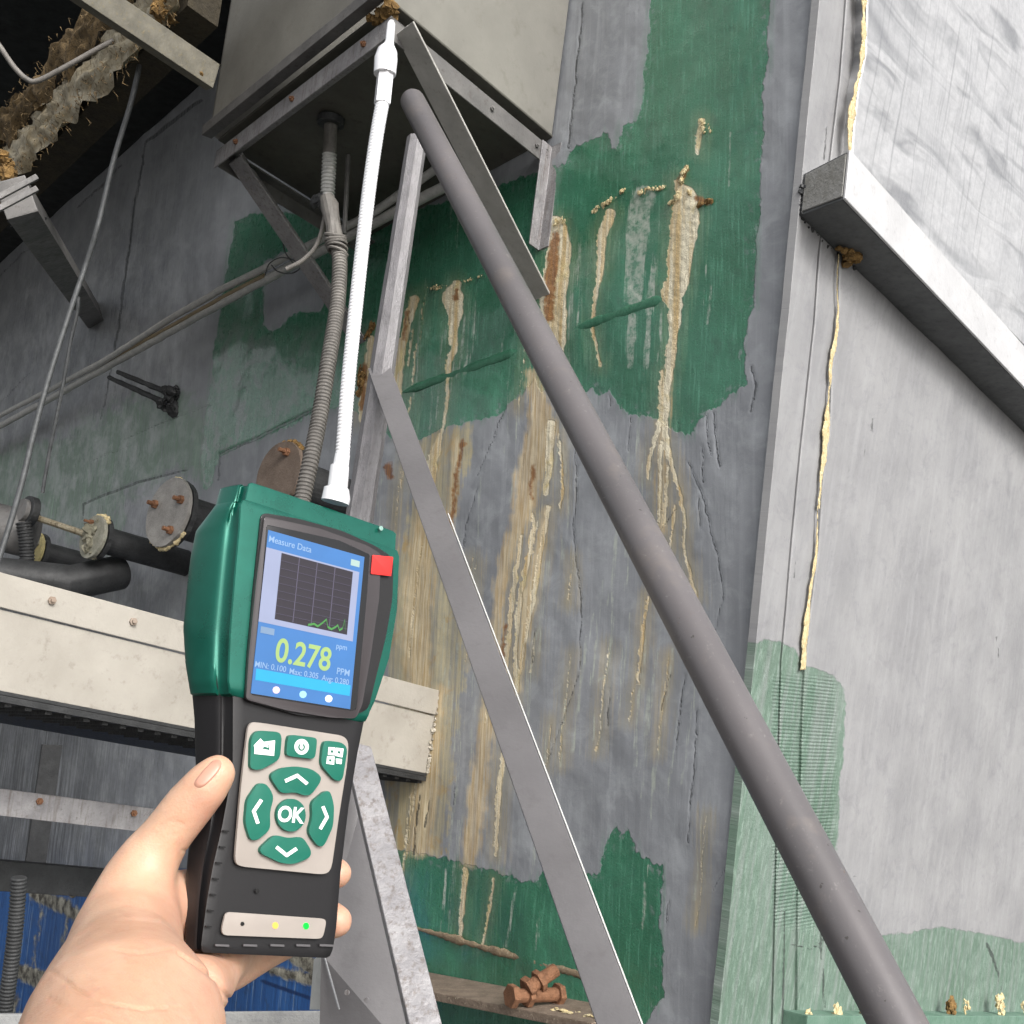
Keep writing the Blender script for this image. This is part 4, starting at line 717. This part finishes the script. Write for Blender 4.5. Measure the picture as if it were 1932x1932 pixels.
# ------------------------------------------------------------------ the gas meter in the hand
HD = nz(M@np.array((2484, 966, F))); DD = nz(M@np.array((-.085, 1, -.31))); DD = nz(DD-HD*DD.dot(HD)); ND = nz(np.cross(HD, DD)); ND = ND if ND.dot(CAM-at(560, 1200, .6)) > 0 else -ND
O_ = at(460, 930, .62)
def PD(x, y, n=0.): return hit(x, y, O_+ND*n, ND)
def hd_(p): r = p-O_; return r.dot(HD), r.dot(DD)
def LP(h, d, n=0.): return O_+HD*h+DD*d+ND*n
meter = thing('gas_meter', PD(500, 1800, -.02), 'handheld green and black gas meter with colour screen, keypad and long white probe', 'meter')
t = NT('green_shell'); nn = t.noise(t.coord('Object'), 700., 2); t.bump(nn, .06, .0004); t.b.inputs['Coat Weight'].default_value = .5; t.b.inputs['Coat Roughness'].default_value = .25
sm_ = t.noise(t.coord('Object'), 30., 6, .7); GSH = t.fin(t.mix(t.rng(sm_, .35, .7), lin('085a4b'), lin('0c6656')), t.rng(sm_, .35, .7, .22, .42), .55)
BODY = plain('black_rubber', '161517', .5, 0, .05, 0, .12)
BEZ = plain('dark_bezel', '3a3537', .38, 0, .3); KEYP = plain('grey_keypad', '9c948d', .55, 0, 0, 0, .05)
BTN = plain('green_button', '086452', .5, 0, .1, 0, .08); WHT = plain('white_print', 'f4f6f4', .6)
EL = [(928,463),(1000,459),(1100,450),(1200,441),(1290,436),(1310,442),(1450,440),(1560,420),(1640,402),(1700,392),(1790,380),(1806,382)]
ER = [(1010,750),(1060,748),(1150,744),(1240,730),(1320,705),(1345,694),(1420,680),(1520,664),(1650,648),(1750,640),(1790,634),(1806,630)]
ES = [(945,408),(990,372),(1040,362),(1090,356),(1180,348),(1250,352),(1295,359),(1360,364),(1450,366),(1560,358),(1620,350),(1700,344),(1790,346),(1803,354)]
def xe(T, y): return float(np.interp(y, [q[0] for q in T], [q[1] for q in T]))
EL3 = [hd_(PD(x, y)) for y, x in EL]; ER3 = [hd_(PD(x, y)) for y, x in ER]
fL = lambda d: np.interp(d, [q[1] for q in EL3], [q[0] for q in EL3]); fR = lambda d: np.interp(d, [q[1] for q in ER3], [q[0] for q in ER3])
def thick(d):                                          # how far back the left flank goes, so that its outline falls where it is seen
    p = LP(fL(d), d); pc = tocam(p); y = pc[1]/pc[2]*F+CX
    x = xe(ES, y); lo, hi = .002, .09
    for _ in range(24):
        mth = (lo+hi)/2; q = tocam(LP(fL(d)-.25*mth, d, -mth)); xx_ = q[0]/q[2]*F+CX
        if xx_ > x: lo = mth
        else: hi = mth
    return lo
def ring(d, ins=0., nf=0.):
    l, r = fL(d)+ins, fR(d)-ins; T = thick(d); c = []
    pts = [(l-.25*T+.003, -T-.003), (l-.25*T, -T), (l-.235*T, -T*.72), (l-.15*T, -T*.38), (l-.05*T, -.010), (l+.001, -.0035), (l+.0055, 0), (r-.005, 0), (r-.001, -.003), (r, -.008), (r+.001, -.4*T), (r-.001, -T*.75), (r-.008, -T)]
    pts += [(r-.02, -T-.006), (l+.012, -T-.006)]
    return [LP(h, d, n+nf+(-ins if n == 0 else 0)) for h, n in pts]
def catR(P, n=4):
    out = []; m = len(P)
    for i in range(m):
        a, b, c, d = P[(i-1) % m], P[i], P[(i+1) % m], P[(i+2) % m]
        for k in range(n):
            t_ = k/n; out.append(.5*((2*b)+(c-a)*t_+(2*a-5*b+4*c-d)*t_*t_+(3*b-a-3*c+d)*t_**3))
    return out
dT = hd_(PD(463, 940))[1]; dB = hd_(PD(500, 1803))[1]; dM = hd_(PD(438, 1300))[1]
def body(d0, d1, ins, n=40, rnd=.004):
    rings = []
    for i in range(n+1):
        d = d0+(d1-d0)*i/n; rings.append(catR(ring(d, ins)))
    def shrunk(r, f, dd): c_ = sum(r)/len(r); return [c_+(p-c_)*f+DD*dd for p in r]
    rings = [shrunk(rings[0], .93, -rnd), shrunk(rings[0], .975, -rnd*.75)]+rings+[shrunk(rings[-1], .975, rnd*.75), shrunk(rings[-1], .93, rnd)]
    return loft(rings)
obj('body', body(dM-.02, dB-.004, 0.0015), BODY, meter, smooth=True)
obj('upper_shell', body(dT+.004, dM-.001, 0., 44), GSH, meter, smooth=True)
capr = []
for k, (dd, f) in enumerate([(-.016, .90), (-.0148, .935), (-.004, .95), (.002, .95)]):
    r0_ = catR(ring(dT+.006, 0)); c_ = sum(r0_)/len(r0_); capr.append([c_+(p-c_)*f+DD*(dd) for p in r0_])
obj('top_cap', loft(capr), GSH, meter, smooth=True)
obj('screw', disc(PD(718, 997, .0005), ND, .0014, .0008, 12, .0002), plain('screw', '9fc4b8', .3, .6), meter)
def plate(poly, n0, n1, mat, name, parent=meter, bev=.0006, seg=2, rough=None, smooth=True):
    return obj(name, prism([PD(x, y, n0) for x, y in poly], ND*(n1-n0), bev, seg), mat, parent, smooth=smooth)
def sm(poly, n=5):
    P = [np.array(p, float) for p in poly]; return [tuple(q) for q in catR(P, n)]
def rounded(poly, r=8, n=4):
    out = []; m = len(poly)
    for i in range(m):
        p = np.array(poly[i], float); a = np.array(poly[i-1], float); b = np.array(poly[(i+1) % m], float)
        ra = min(r, np.linalg.norm(a-p)*.45); rb_ = min(r, np.linalg.norm(b-p)*.45); s = p+nz(a-p)*ra; e = p+nz(b-p)*rb_
        for k in range(n+1): t_ = k/n; out.append(tuple((1-t_)**2*s+2*t_*(1-t_)*p+t_*t_*e))
    return out
# black front insert around the screen
plate(rounded([(489,968),(560,980),(640,1002),(706,1032),(738,1054),(736,1130),(724,1200),(702,1290),(690,1340),(640,1356),(560,1350),(458,1322),(462,1240),(474,1110)], 12), -.001, .0012, BODY, 'front_insert')
bez_o = rounded([(496,975),(600,998),(690,1030),(716,1046),(712,1130),(696,1240),(680,1330),(668,1356),(620,1354),(540,1341),(461,1320),(466,1240),(480,1100)], 7)
plate(bez_o, .0012, .0028, BEZ, 'bezel')
plate(rounded([(503,990),(560,1002),(640,1020),(697,1046),(692,1120),(672,1338),(664,1341),(474,1311),(480,1240),(494,1100)], 4), .0028, .0031, plain('screen_glass', '0c0c0e', .12, 0, .3), 'glass')
def emis(name, col, s): return plain(name, col, .4, 0, 0, s)
scr = plate([(506,1000),(687,1051),(660,1338),(473,1308)], .0031, .0034, emis('screen_blue', '4a8ad2', .5), 'screen', bev=0)
def sq(u0, v0, u1, v1):                                # rectangle in screen fractions
    A = [np.array(p, float) for p in ((506,1000),(687,1051),(660,1338),(473,1308))]
    f = lambda u, v: tuple((A[0]*(1-u)+A[1]*u)*(1-v)+(A[3]*(1-u)+A[2]*u)*v); return [f(u0, v0), f(u1, v0), f(u1, v1), f(u0, v1)]
def smap(u, v): return sq(u, v, u+.01, v+.01)[0]
lay = [0.0036]
def spart(name, u0, v0, u1, v1, col, s, lvl): return plate(sq(u0, v0, u1, v1), .0034+lvl*.00012, .0034+lvl*.00012+.0001, emis(name+'_light', col, s*.5), name, scr, bev=0, smooth=False)
spart('chart_background', .0, .105, .965, .56, 'c3cdf2', .7, 1)
spart('chart', .16, .115, .90, .525, '483f4e', .35, 2)
for k in range(1, 4): spart('grid_line', .16+.185*k-.003, .118, .16+.185*k+.004, .52, '8b84a0', .45, 3)
for k in range(1, 9): spart('grid_line', .165, .115+.0465*k-.0015, .895, .115+.0465*k+.0015, '77708a', .42, 4)
tr = [(.50,.515),(.56,.50),(.60,.51),(.64,.485),(.68,.455),(.70,.50),(.74,.51),(.78,.49),(.80,.475),(.82,.505),(.85,.49),(.865,.43),(.88,.50)]
bm = bmesh.new()
for (u0, v0), (u1, v1) in zip(tr[:-1], tr[1:]):
    P4 = [PD(*smap(u0, v0-.006), .0041), PD(*smap(u1, v1-.006), .0041), PD(*smap(u1, v1+.008), .0041), PD(*smap(u0, v0+.008), .0041)]; bm.faces.new([bm.verts.new(Vector(p)) for p in P4])
obj('curve', bm, emis('curve_green', '4f9a4c', .6), scr)
spart('blue_band', .03, .845, .985, .915, '2fc4f6', .95, 1)
spart('battery_mark', .87, .035, .96, .075, 'cfeee6', .8, 1)
spart('tag', .03, .585, .17, .625, '9fc0e6', .7, 2)
def text(s, pos, size, mat, name, parent, n, hdir=None, bold=0., sx=1.):
    cu = bpy.data.curves.new('txt', 'FONT'); cu.body = s; cu.size = 1; cu.align_x = 'CENTER'; cu.align_y = 'CENTER'; cu.offset = bold
    to = bpy.data.objects.new('txt', cu); C.objects.link(to); dg = bpy.context.evaluated_depsgraph_get(); me = bpy.data.meshes.new_from_object(to.evaluated_get(dg))
    bpy.data.objects.remove(to); o = bpy.data.objects.new(name, me); C.objects.link(o); me.materials.clear(); me.materials.append(mat)
    base = np.array(worldloc(parent)); c = PD(*pos, n); hx = HD if hdir is None else nz(hdir); up_ = nz(-DD)
    for v in me.vertices: v.co = Vector(c+hx*v.co[0]*size*sx+up_*v.co[1]*size-base)
    o.parent = parent; return o
hs = nz(PD(*smap(.9, .75))-PD(*smap(.1, .75)))
text('0.278', smap(.49, .715), .0172, emis('reading', 'bfe08a', .45), 'reading', scr, .0038, hs, .02, .92)
TX = emis('small_text', 'a4c6ee', .5)
for s, u, v, z in (('MIN: 0.100', .17, .82, .0042), ('Max: 0.305', .51, .825, .0042), ('Avg: 0.280', .83, .83, .0042), ('PPM', .90, .77, .0050), ('Measure Data', .24, .05, .0048), ('ppm', .86, .61, .0042)):
    text(s, smap(u, v), z, TX, 'caption', scr, .0038, hs, .01)
for u, col in ((.25, 'e8cfe0'), (.52, '9fd4f4'), (.78, 'eef3fb')):
    x_, y_ = smap(u, .955); plate([(x_+7*math.cos(a_), y_+7*math.sin(a_)) for a_ in np.linspace(0, 6.0, 10)], .0035, .0036, emis('icon_light', col, .8), 'icon', scr, bev=0)
plate(rounded([(702,1047),(741,1051),(737,1087),(699,1083)], 2), .0032, .0037, plain('red_sticker', 'e0302c', .45), 'sticker', label if False else meter)
bpy.data.objects['sticker']['label'] = 'red square sticker beside the screen'
# keypad
kp = plate(rounded([(466,1362),(490,1364),(655,1390),(652,1440),(636,1540),(622,1640),(610,1650),(446,1634),(440,1622),(452,1480)], 20, 6), .0, .0016, KEYP, 'keypad')
def kz(x, y): return (700+x*800/1932)/2.1201, (2800+y*800/1932)/2.1201      # read off the enlarged keypad
def button(poly, icon, name='button', r=10):
    return obj(name, prism([PD(*q, .0014) for q in rounded([kz(*p) for p in poly], r)], ND*.0026, .0007, 3), BTN, meter, smooth=True)
def glyph(polys, b, n=.00415, mat=WHT):
    bm = None
    for P in polys:
        q = prism([PD(*kz(*p), n) for p in P], ND*.00015, 0); bm = q if bm is None else join(bm, q)
    obj('icon', bm, mat, b)
def stroke(pts, w):
    out = []
    for a, b in zip(pts[:-1], pts[1:]):
        a = np.array(a, float); b = np.array(b, float); d = nz(b-a); n_ = np.array((-d[1], d[0]))*w/2; a = a-d*w*.25; b = b+d*w*.25
        out.append([tuple(a+n_), tuple(b+n_), tuple(b-n_), tuple(a-n_)])
    return out
b = button([(770,295),(985,310),(1005,370),(985,575),(800,678),(700,670),(705,400),(725,340)], None)
glyph([[(760,440),(825,372),(855,405),(965,390),(955,540),(765,520),(768,462)]], b, .00415)
glyph([[(840,470),(862,450),(905,462),(905,482)], [(902,430),(910,430),(910,484),(902,484)]], b, .0043, BTN)
b = button([(1085,335),(1335,365),(1345,400),(1325,575),(1055,540),(1050,500),(1062,370)], None)
R1 = [(1222+70*math.cos(u), 452+76*math.sin(u)) for u in np.linspace(0, 2*math.pi, 25)[:-1]]
glyph([R1], b, .00415, plain('power_print', 'd9ede4', .6))
glyph(stroke([(1222+26*math.cos(u), 455+30*math.sin(u)) for u in np.linspace(-.95, math.pi+.95, 14)], 12), b, .0043, BTN)
glyph(stroke([(1222, 408), (1222, 452)], 16), b, .0044, WHT)
b = button([(1425,390),(1590,412),(1640,470),(1590,780),(1520,782),(1382,630),(1400,440)], None)
glyph([[(1482,455),(1545,458),(1543,535),(1476,530)], [(1552,460),(1628,470),(1615,555),(1548,540)], [(1470,542),(1540,545),(1535,625),(1460,615)], [(1552,565),(1612,570),(1606,620),(1556,612)]], b)
glyph([[(1505,485),(1528,487),(1526,510),(1503,508)], [(1572,492),(1598,496),(1594,520),(1570,514)], [(1488,570),(1512,572),(1510,596),(1486,592)]], b, .0043, BTN)
b = button([(1000,655),(1140,640),(1290,665),(1385,735),(1380,790),(1290,915),(1225,925),(1140,890),(1000,905),(900,760),(905,710)], None)
glyph(stroke([(1070,780),(1180,730),(1270,805)], 34), b)
b = button([(780,800),(860,810),(930,930),(890,1080),(895,1250),(770,1355),(700,1350),(650,1180),(670,960)], None)
glyph(stroke([(830,970),(760,1075),(798,1185)], 34), b)
b = button([(1425,876),(1475,885),(1510,1020),(1500,1220),(1410,1415),(1350,1410),(1258,1280),(1300,1130),(1290,985)], None)
glyph(stroke([(1430,1035),(1468,1130),(1405,1240)], 32), b)
b = button([(935,1298),(1080,1335),(1200,1315),(1290,1450),(1280,1520),(1120,1585),(1000,1575),(800,1480),(793,1430)], None)
glyph(stroke([(985,1425),(1078,1500),(1168,1440)], 34), b)
b = obj('button', prism([PD(*kz(1097+142*math.cos(u), 1112+158*math.sin(u)), .0014) for u in np.linspace(0, 2*math.pi, 37)[:-1]], ND*.0026, .0007, 3), BTN, meter, smooth=True)
hk = nz(PD(*kz(1220, 1125))-PD(*kz(1010, 1105)))
text('OK', kz(1117, 1115), .0105, WHT, 'icon', b, .00425, hk, .03)
plate([(485+4*math.cos(u), 1681+5*math.sin(u)) for u in np.linspace(0, 6.0, 10)], .0, .0004, plain('hole', '0a0a0a', .8), 'microphone_hole')
sb = plate(rounded([(424,1720),(610,1733),(613,1740),(607,1768),(598,1771),(418,1764),(416,1752)], 9), -.0002, .001, KEYP, 'indicator_strip')
for x, y, r, col, s in ((457,1743,3.5,'151515',0), (519,1746,5.5,'ffbf5a',1.0), (577,1747,5.5,'00e23c',1.2)):
    plate([(x+r*math.cos(u), y+r*1.15*math.sin(u)) for u in np.linspace(0, 6.0, 12)], .001, .0014, plain('lamp', col, .3, 0, 0, s), 'indicator_lamp', meter, bev=0)
for x in (418, 471, 522, 571, 615): plate([(x-13, 1781), (x+13, 1782), (x+13, 1786), (x-13, 1785)], -.0004, .0003, plain('mark_grey', '5a585a', .5), 'grip_mark', bev=0)
for k in range(0):                                     # grip notches in the left flank
    y = 1560+k*32; p = hd_(PD(xe(EL, y), y)); T = thick(p[1]); q0_, q1_ = LP(p[0]-.045*T, p[1], -.012), LP(p[0]-.14*T, p[1], -.42*T)
    obj('grip_rib', tube([q0_, (q0_+q1_)/2+(q0_-LP(fR(p[1]), p[1], -.02))*.004, q1_], .0010, 6), BODY, meter)
# probe
PRB = [(632,948,27),(634,940,27),(635,922,24),(637,919,19),(641,880,18),(643,878,15),(646,858,14.5),(655,740,14.5),(668,610,14),(682,480,13.5),(696,360,13),(710,260,12.5),(722,192,12.5)]
ZP = tocam(LP(.05, dT, -.018))[2]
def pz(y): return ZP+(948-y)/900*.055
pw = thing if False else None
base_pts = [at(x, y, pz(y)) for x, y, r in PRB[:6]]
for k in range(7):
    y = 1566+k*30; x = xe(EL, y); plate([(x+1, y), (x+12, y+1), (x+12, y+4), (x+1, y+3)], -.0006, .0003, plain('notch_grey', '0a0a0b', .8), 'grip_notch', bev=0)
PROBE = plain('white_chrome', 'f4f4f6', .22, .25, .4)
pr0 = obj('probe', tube([at(x, y, pz(y)) for x, y, r in PRB[:7]], [px(r, pz(y)) for x, y, r in PRB[:7]], 24), PROBE, meter, smooth=True)
P = smooth_path([at(x, y, pz(y)) for x, y, r in PRB[6:]], 12)
obj('gooseneck', corrugated([P[0], P[12], P[24], P[36], P[48], P[60], P[-1]], px(14.2, ZP), px(7.0, ZP), .06, 24), PROBE, pr0, smooth=True)
obj('hex_coupler', tube([at(721, 196, pz(196)), at(727, 138, pz(138))], px(16, pz(160)), 6), PROBE, pr0)
TIP = [(726,140,21),(728,112,22),(731,96,19),(734,84,10),(735,78,8.5),(738,46,8),(738.5,40,5)]
obj('nozzle', tube([at(x, y, pz(y)) for x, y, r in TIP], [px(r, pz(y)) for x, y, r in TIP], 24), PROBE, pr0, smooth=True)
# ------------------------------------------------------------------ the hand
def blob(bm, chain, dens=.12):
    for a, b in zip(chain[:-1], chain[1:]):
        pa, ra = np.array(a[0]), a[1]; pb_, rb2 = np.array(b[0]), b[1]; L = np.linalg.norm(pb_-pa); n = max(1, int(L/(min(ra, rb2)*dens)))
        for k in range(n+1):
            p = pa+(pb_-pa)*k/n; r = ra+(rb2-ra)*k/n; bmesh.ops.create_icosphere(bm, subdivisions=3, radius=r, matrix=Matrix.Translation(Vector(p)))
def hp_(x, y, Z, r): return (at(x, y, Z), px(r, Z))
zf = tocam(PD(430, 1500))[2]; zb = tocam(PD(380, 1780))[2]
bm = bmesh.new()
blob(bm, [hp_(408,1460,zf-.004,37), hp_(386,1486,zf-.006,45), hp_(358,1518,zf-.006,48), hp_(332,1552,zf-.006,48), hp_(308,1584,zf-.006,50), hp_(282,1620,zf-.008,57), hp_(260,1664,zf-.012,68), hp_(250,1712,zf-.018,84), hp_(240,1770,zf-.03,103), hp_(228,1830,zf-.06,118), hp_(228,1885,zf-.09,150), hp_(232,1960,zf-.12,192), hp_(170,2140,zf-.18,200), hp_(60,2420,zf-.24,220)])
T_ = lambda y: thick(hd_(PD(xe(EL, y), y))[1])
# palm behind the meter
dd = lambda y: hd_(PD(500, y))[1]
def bk(h, y, n): return LP(h, dd(y), n)
zk = tocam(LP(fL(dd(1700))+.03, dd(1700), -T_(1700)))[2]+.018
blob(bm, [hp_(262,1720,zf-.015,72), hp_(400,1700,zk,62), hp_(430,1780,zk,62), hp_(380,1830,zk-.03,70)])
blob(bm, [hp_(240,1770,zf-.03,95), hp_(300,1830,zf-.01,50), hp_(362,1822,zk-.008,62), hp_(440,1790,zk,55)])
blob(bm, [hp_(282,1886,zf-.04,96), hp_(360,1874,zf-.03,70), hp_(400,1846,zk-.03,50)])
blob(bm, [hp_(390,1836,zk-.02,54), hp_(440,1822,zk,44), hp_(500,1796,zk+.012,34), hp_(560,1768,zk+.03,30)])
for (y0, y1, y2, tipn, r) in ((1770, 1750, 1712, -.020, .0098), (1690, 1650, 1618, -.024, .0092)):
    hr = fR(dd(y2)); T2 = T_(y1)
    blob(bm, [hp_(430, y0-20, zk, 50), (bk(hr*.45, (y0+y1)/2, -T2-.022), r*1.1), (bk(hr-.008, y1, -T2-.014), r*1.0), (bk(hr+.0060, (y1+y2)/2, -T2*.75), r*.9), (bk(hr+.0045 if r > .0095 else hr+.001, y2, tipn), r*.76)])
me = bpy.data.meshes.new('handraw'); bm.to_mesh(me); bm.free(); ho = bpy.data.objects.new('handraw', me); C.objects.link(ho)
md = ho.modifiers.new('r', 'REMESH'); md.mode = 'VOXEL'; md.voxel_size = .0013
md = ho.modifiers.new('s', 'SMOOTH'); md.factor = .7; md.iterations = 26
dg = bpy.context.evaluated_depsgraph_get(); hm = bpy.data.meshes.new_from_object(ho.evaluated_get(dg)); bpy.data.objects.remove(ho)
nv = len(hm.vertices); co = np.empty(nv*3, np.float32); hm.vertices.foreach_get('co', co); co = co.reshape(-1, 3).astype(float)
cc = (co-CAM)@M; XX = cc[:, 0]/cc[:, 2]*F+CX; YY = cc[:, 1]/cc[:, 2]*F+CX
nn_ = np.empty(nv*3, np.float32); hm.vertices.foreach_get('normal', nn_); nn_ = nn_.reshape(-1, 3).astype(float)
ds = np.zeros(nv)
def groove(pts, depth): 
    global ds
    ds -= depth*np.exp(-np.clip(dline(XX, YY, pts), 0, None)**2/2)
for pts, dp_ in (([(300,1560,1),(322,1548,1),(345,1556,1)], .0007), ([(318,1575,.5),(340,1572,.5)], .0006), ([(290,1575,.6),(310,1560,.8),(338,1563,.6)], .0006), ([(225,1720,1),(250,1735,1.2),(300,1738,1)], .0004), ([(210,1790,1),(260,1800,1),(330,1790,1)], .0004), ([(120,1850,1),(190,1890,1.4),(270,1905,1.4),(340,1900,1)], .0006), ([(90,1880,1),(160,1925,1.2),(220,1932,1.2)], .0006), ([(362,1608,1),(345,1604,1)], .0006), ([(96,1832,1.5),(150,1868,2),(205,1912,2),(240,1950,2)], .0005), ([(160,1840,1),(210,1880,1.5),(250,1932,1.5)], .0004), ([(340,1800,1.5),(372,1820,2),(410,1850,2),(436,1890,2)], .0012)): groove(pts, dp_)
ds += (fbm(co[:, 0]*60+co[:, 2]*50, co[:, 1]*60-co[:, 2]*40, 12, 2)-.5)*.0005; ds *= 1.0
base = np.array(at(200, 1850, zf-.05))
fac = (cc[:, 2] < zf+.2)
co = co+nn_*ds[:, None]-base; hm.vertices.foreach_set('co', co.astype(np.float32).ravel()); hm.polygons.foreach_set('use_smooth', np.ones(len(hm.polygons), bool)); hm.update()
warm = np.exp(-((XX-395)**2+(YY-1530)**2)/(2*38**2))*.9+np.exp(-((XX-330)**2+(YY-1700)**2)/(2*50**2))*.7+np.exp(-((XX-655)**2)/(2*30**2))*.6+np.exp(-((XX-400)**2+(YY-1850)**2)/(2*60**2))*.6
q = hm.attributes.new('warm', 'FLOAT', 'POINT'); q.data.foreach_set('value', np.clip(warm, 0, 1).astype(np.float32))
t = NT('skin'); v = t.coord('Object'); nA = t.noise(v, 22, 3); nB = t.noise(v, 600, 3); nC = t.noise(v, 140, 4)
c = t.mix(t.rng(nA, .35, .65), lin('deb598'), lin('d2a588')); c = t.mix(t.math('MULTIPLY', t.attr('warm'), .55), c, lin('d29a86')); c = t.mix(t.math('MULTIPLY', t.rng(nC, .5, .7), .3), c, lin('c8917c')); nV = t.noise(v, 60, 4); c = t.mix(t.math('MULTIPLY', t.rng(nV, .48, .7), .3), c, lin('e2c0a6'))
t.b.inputs['Subsurface Weight'].default_value = .25; t.b.inputs['Subsurface Radius'].default_value = (.012, .004, .002); t.b.inputs['Subsurface Scale'].default_value = .5
nP = t.n('ShaderNodeTexVoronoi'); t.l(v, nP.inputs['Vector']); nP.inputs['Scale'].default_value = 900; t.bump(t.math('ADD', t.math('MULTIPLY', nP.outputs['Distance'], .7), t.math('ADD', nB, t.math('MULTIPLY', nC, .9))), .22, .0006); c = t.mix(.20, c, (0, 0, 0, 1)); SKIN = t.fin(c, t.rng(nC, .3, .7, .4, .56))
hm.materials.clear(); hm.materials.append(SKIN)
pers = thing('person', base, 'bare left hand and forearm gripping the meter, thumb along its left side', 'person')
ho = bpy.data.objects.new('hand', hm); C.objects.link(ho); ho.parent = pers
# nail, laid on the hand surface
from mathutils.bvhtree import BVHTree
bv = BVHTree.FromPolygons([Vector(x) for x in (co+base)], [tuple(p.vertices) for p in hm.polygons])
NP = [(366,1478),(376,1462),(392,1444),(404,1434),(414,1434),(418,1442),(412,1456),(398,1472),(384,1484),(372,1486)]
ctr = np.array((391, 1460.)); bm = bmesh.new(); rows = []
poly = [np.array(p) for p in catR([np.array(p, float) for p in NP], 4)]
for s in np.linspace(0, 1, 8)[1:]:
    row = []
    for p in poly:
        q = ctr+(p-ctr)*s; d = Vector(nz(ray(*q))); h_ = bv.ray_cast(Vector(CAM), d)[0]
        row.append(bm.verts.new(h_-d*(.0008 if s < .95 else .0001)))
    rows.append(row)
for a, b in zip(rows[:-1], rows[1:]):
    for i in range(len(a)): bm.faces.new((a[i], a[(i+1) % len(a)], b[(i+1) % len(a)], b[i]))
bm.faces.new(rows[0])
obj('nail', bm, plain('nail_pink', 'b98a76', .35, 0, .2), pers, smooth='all')
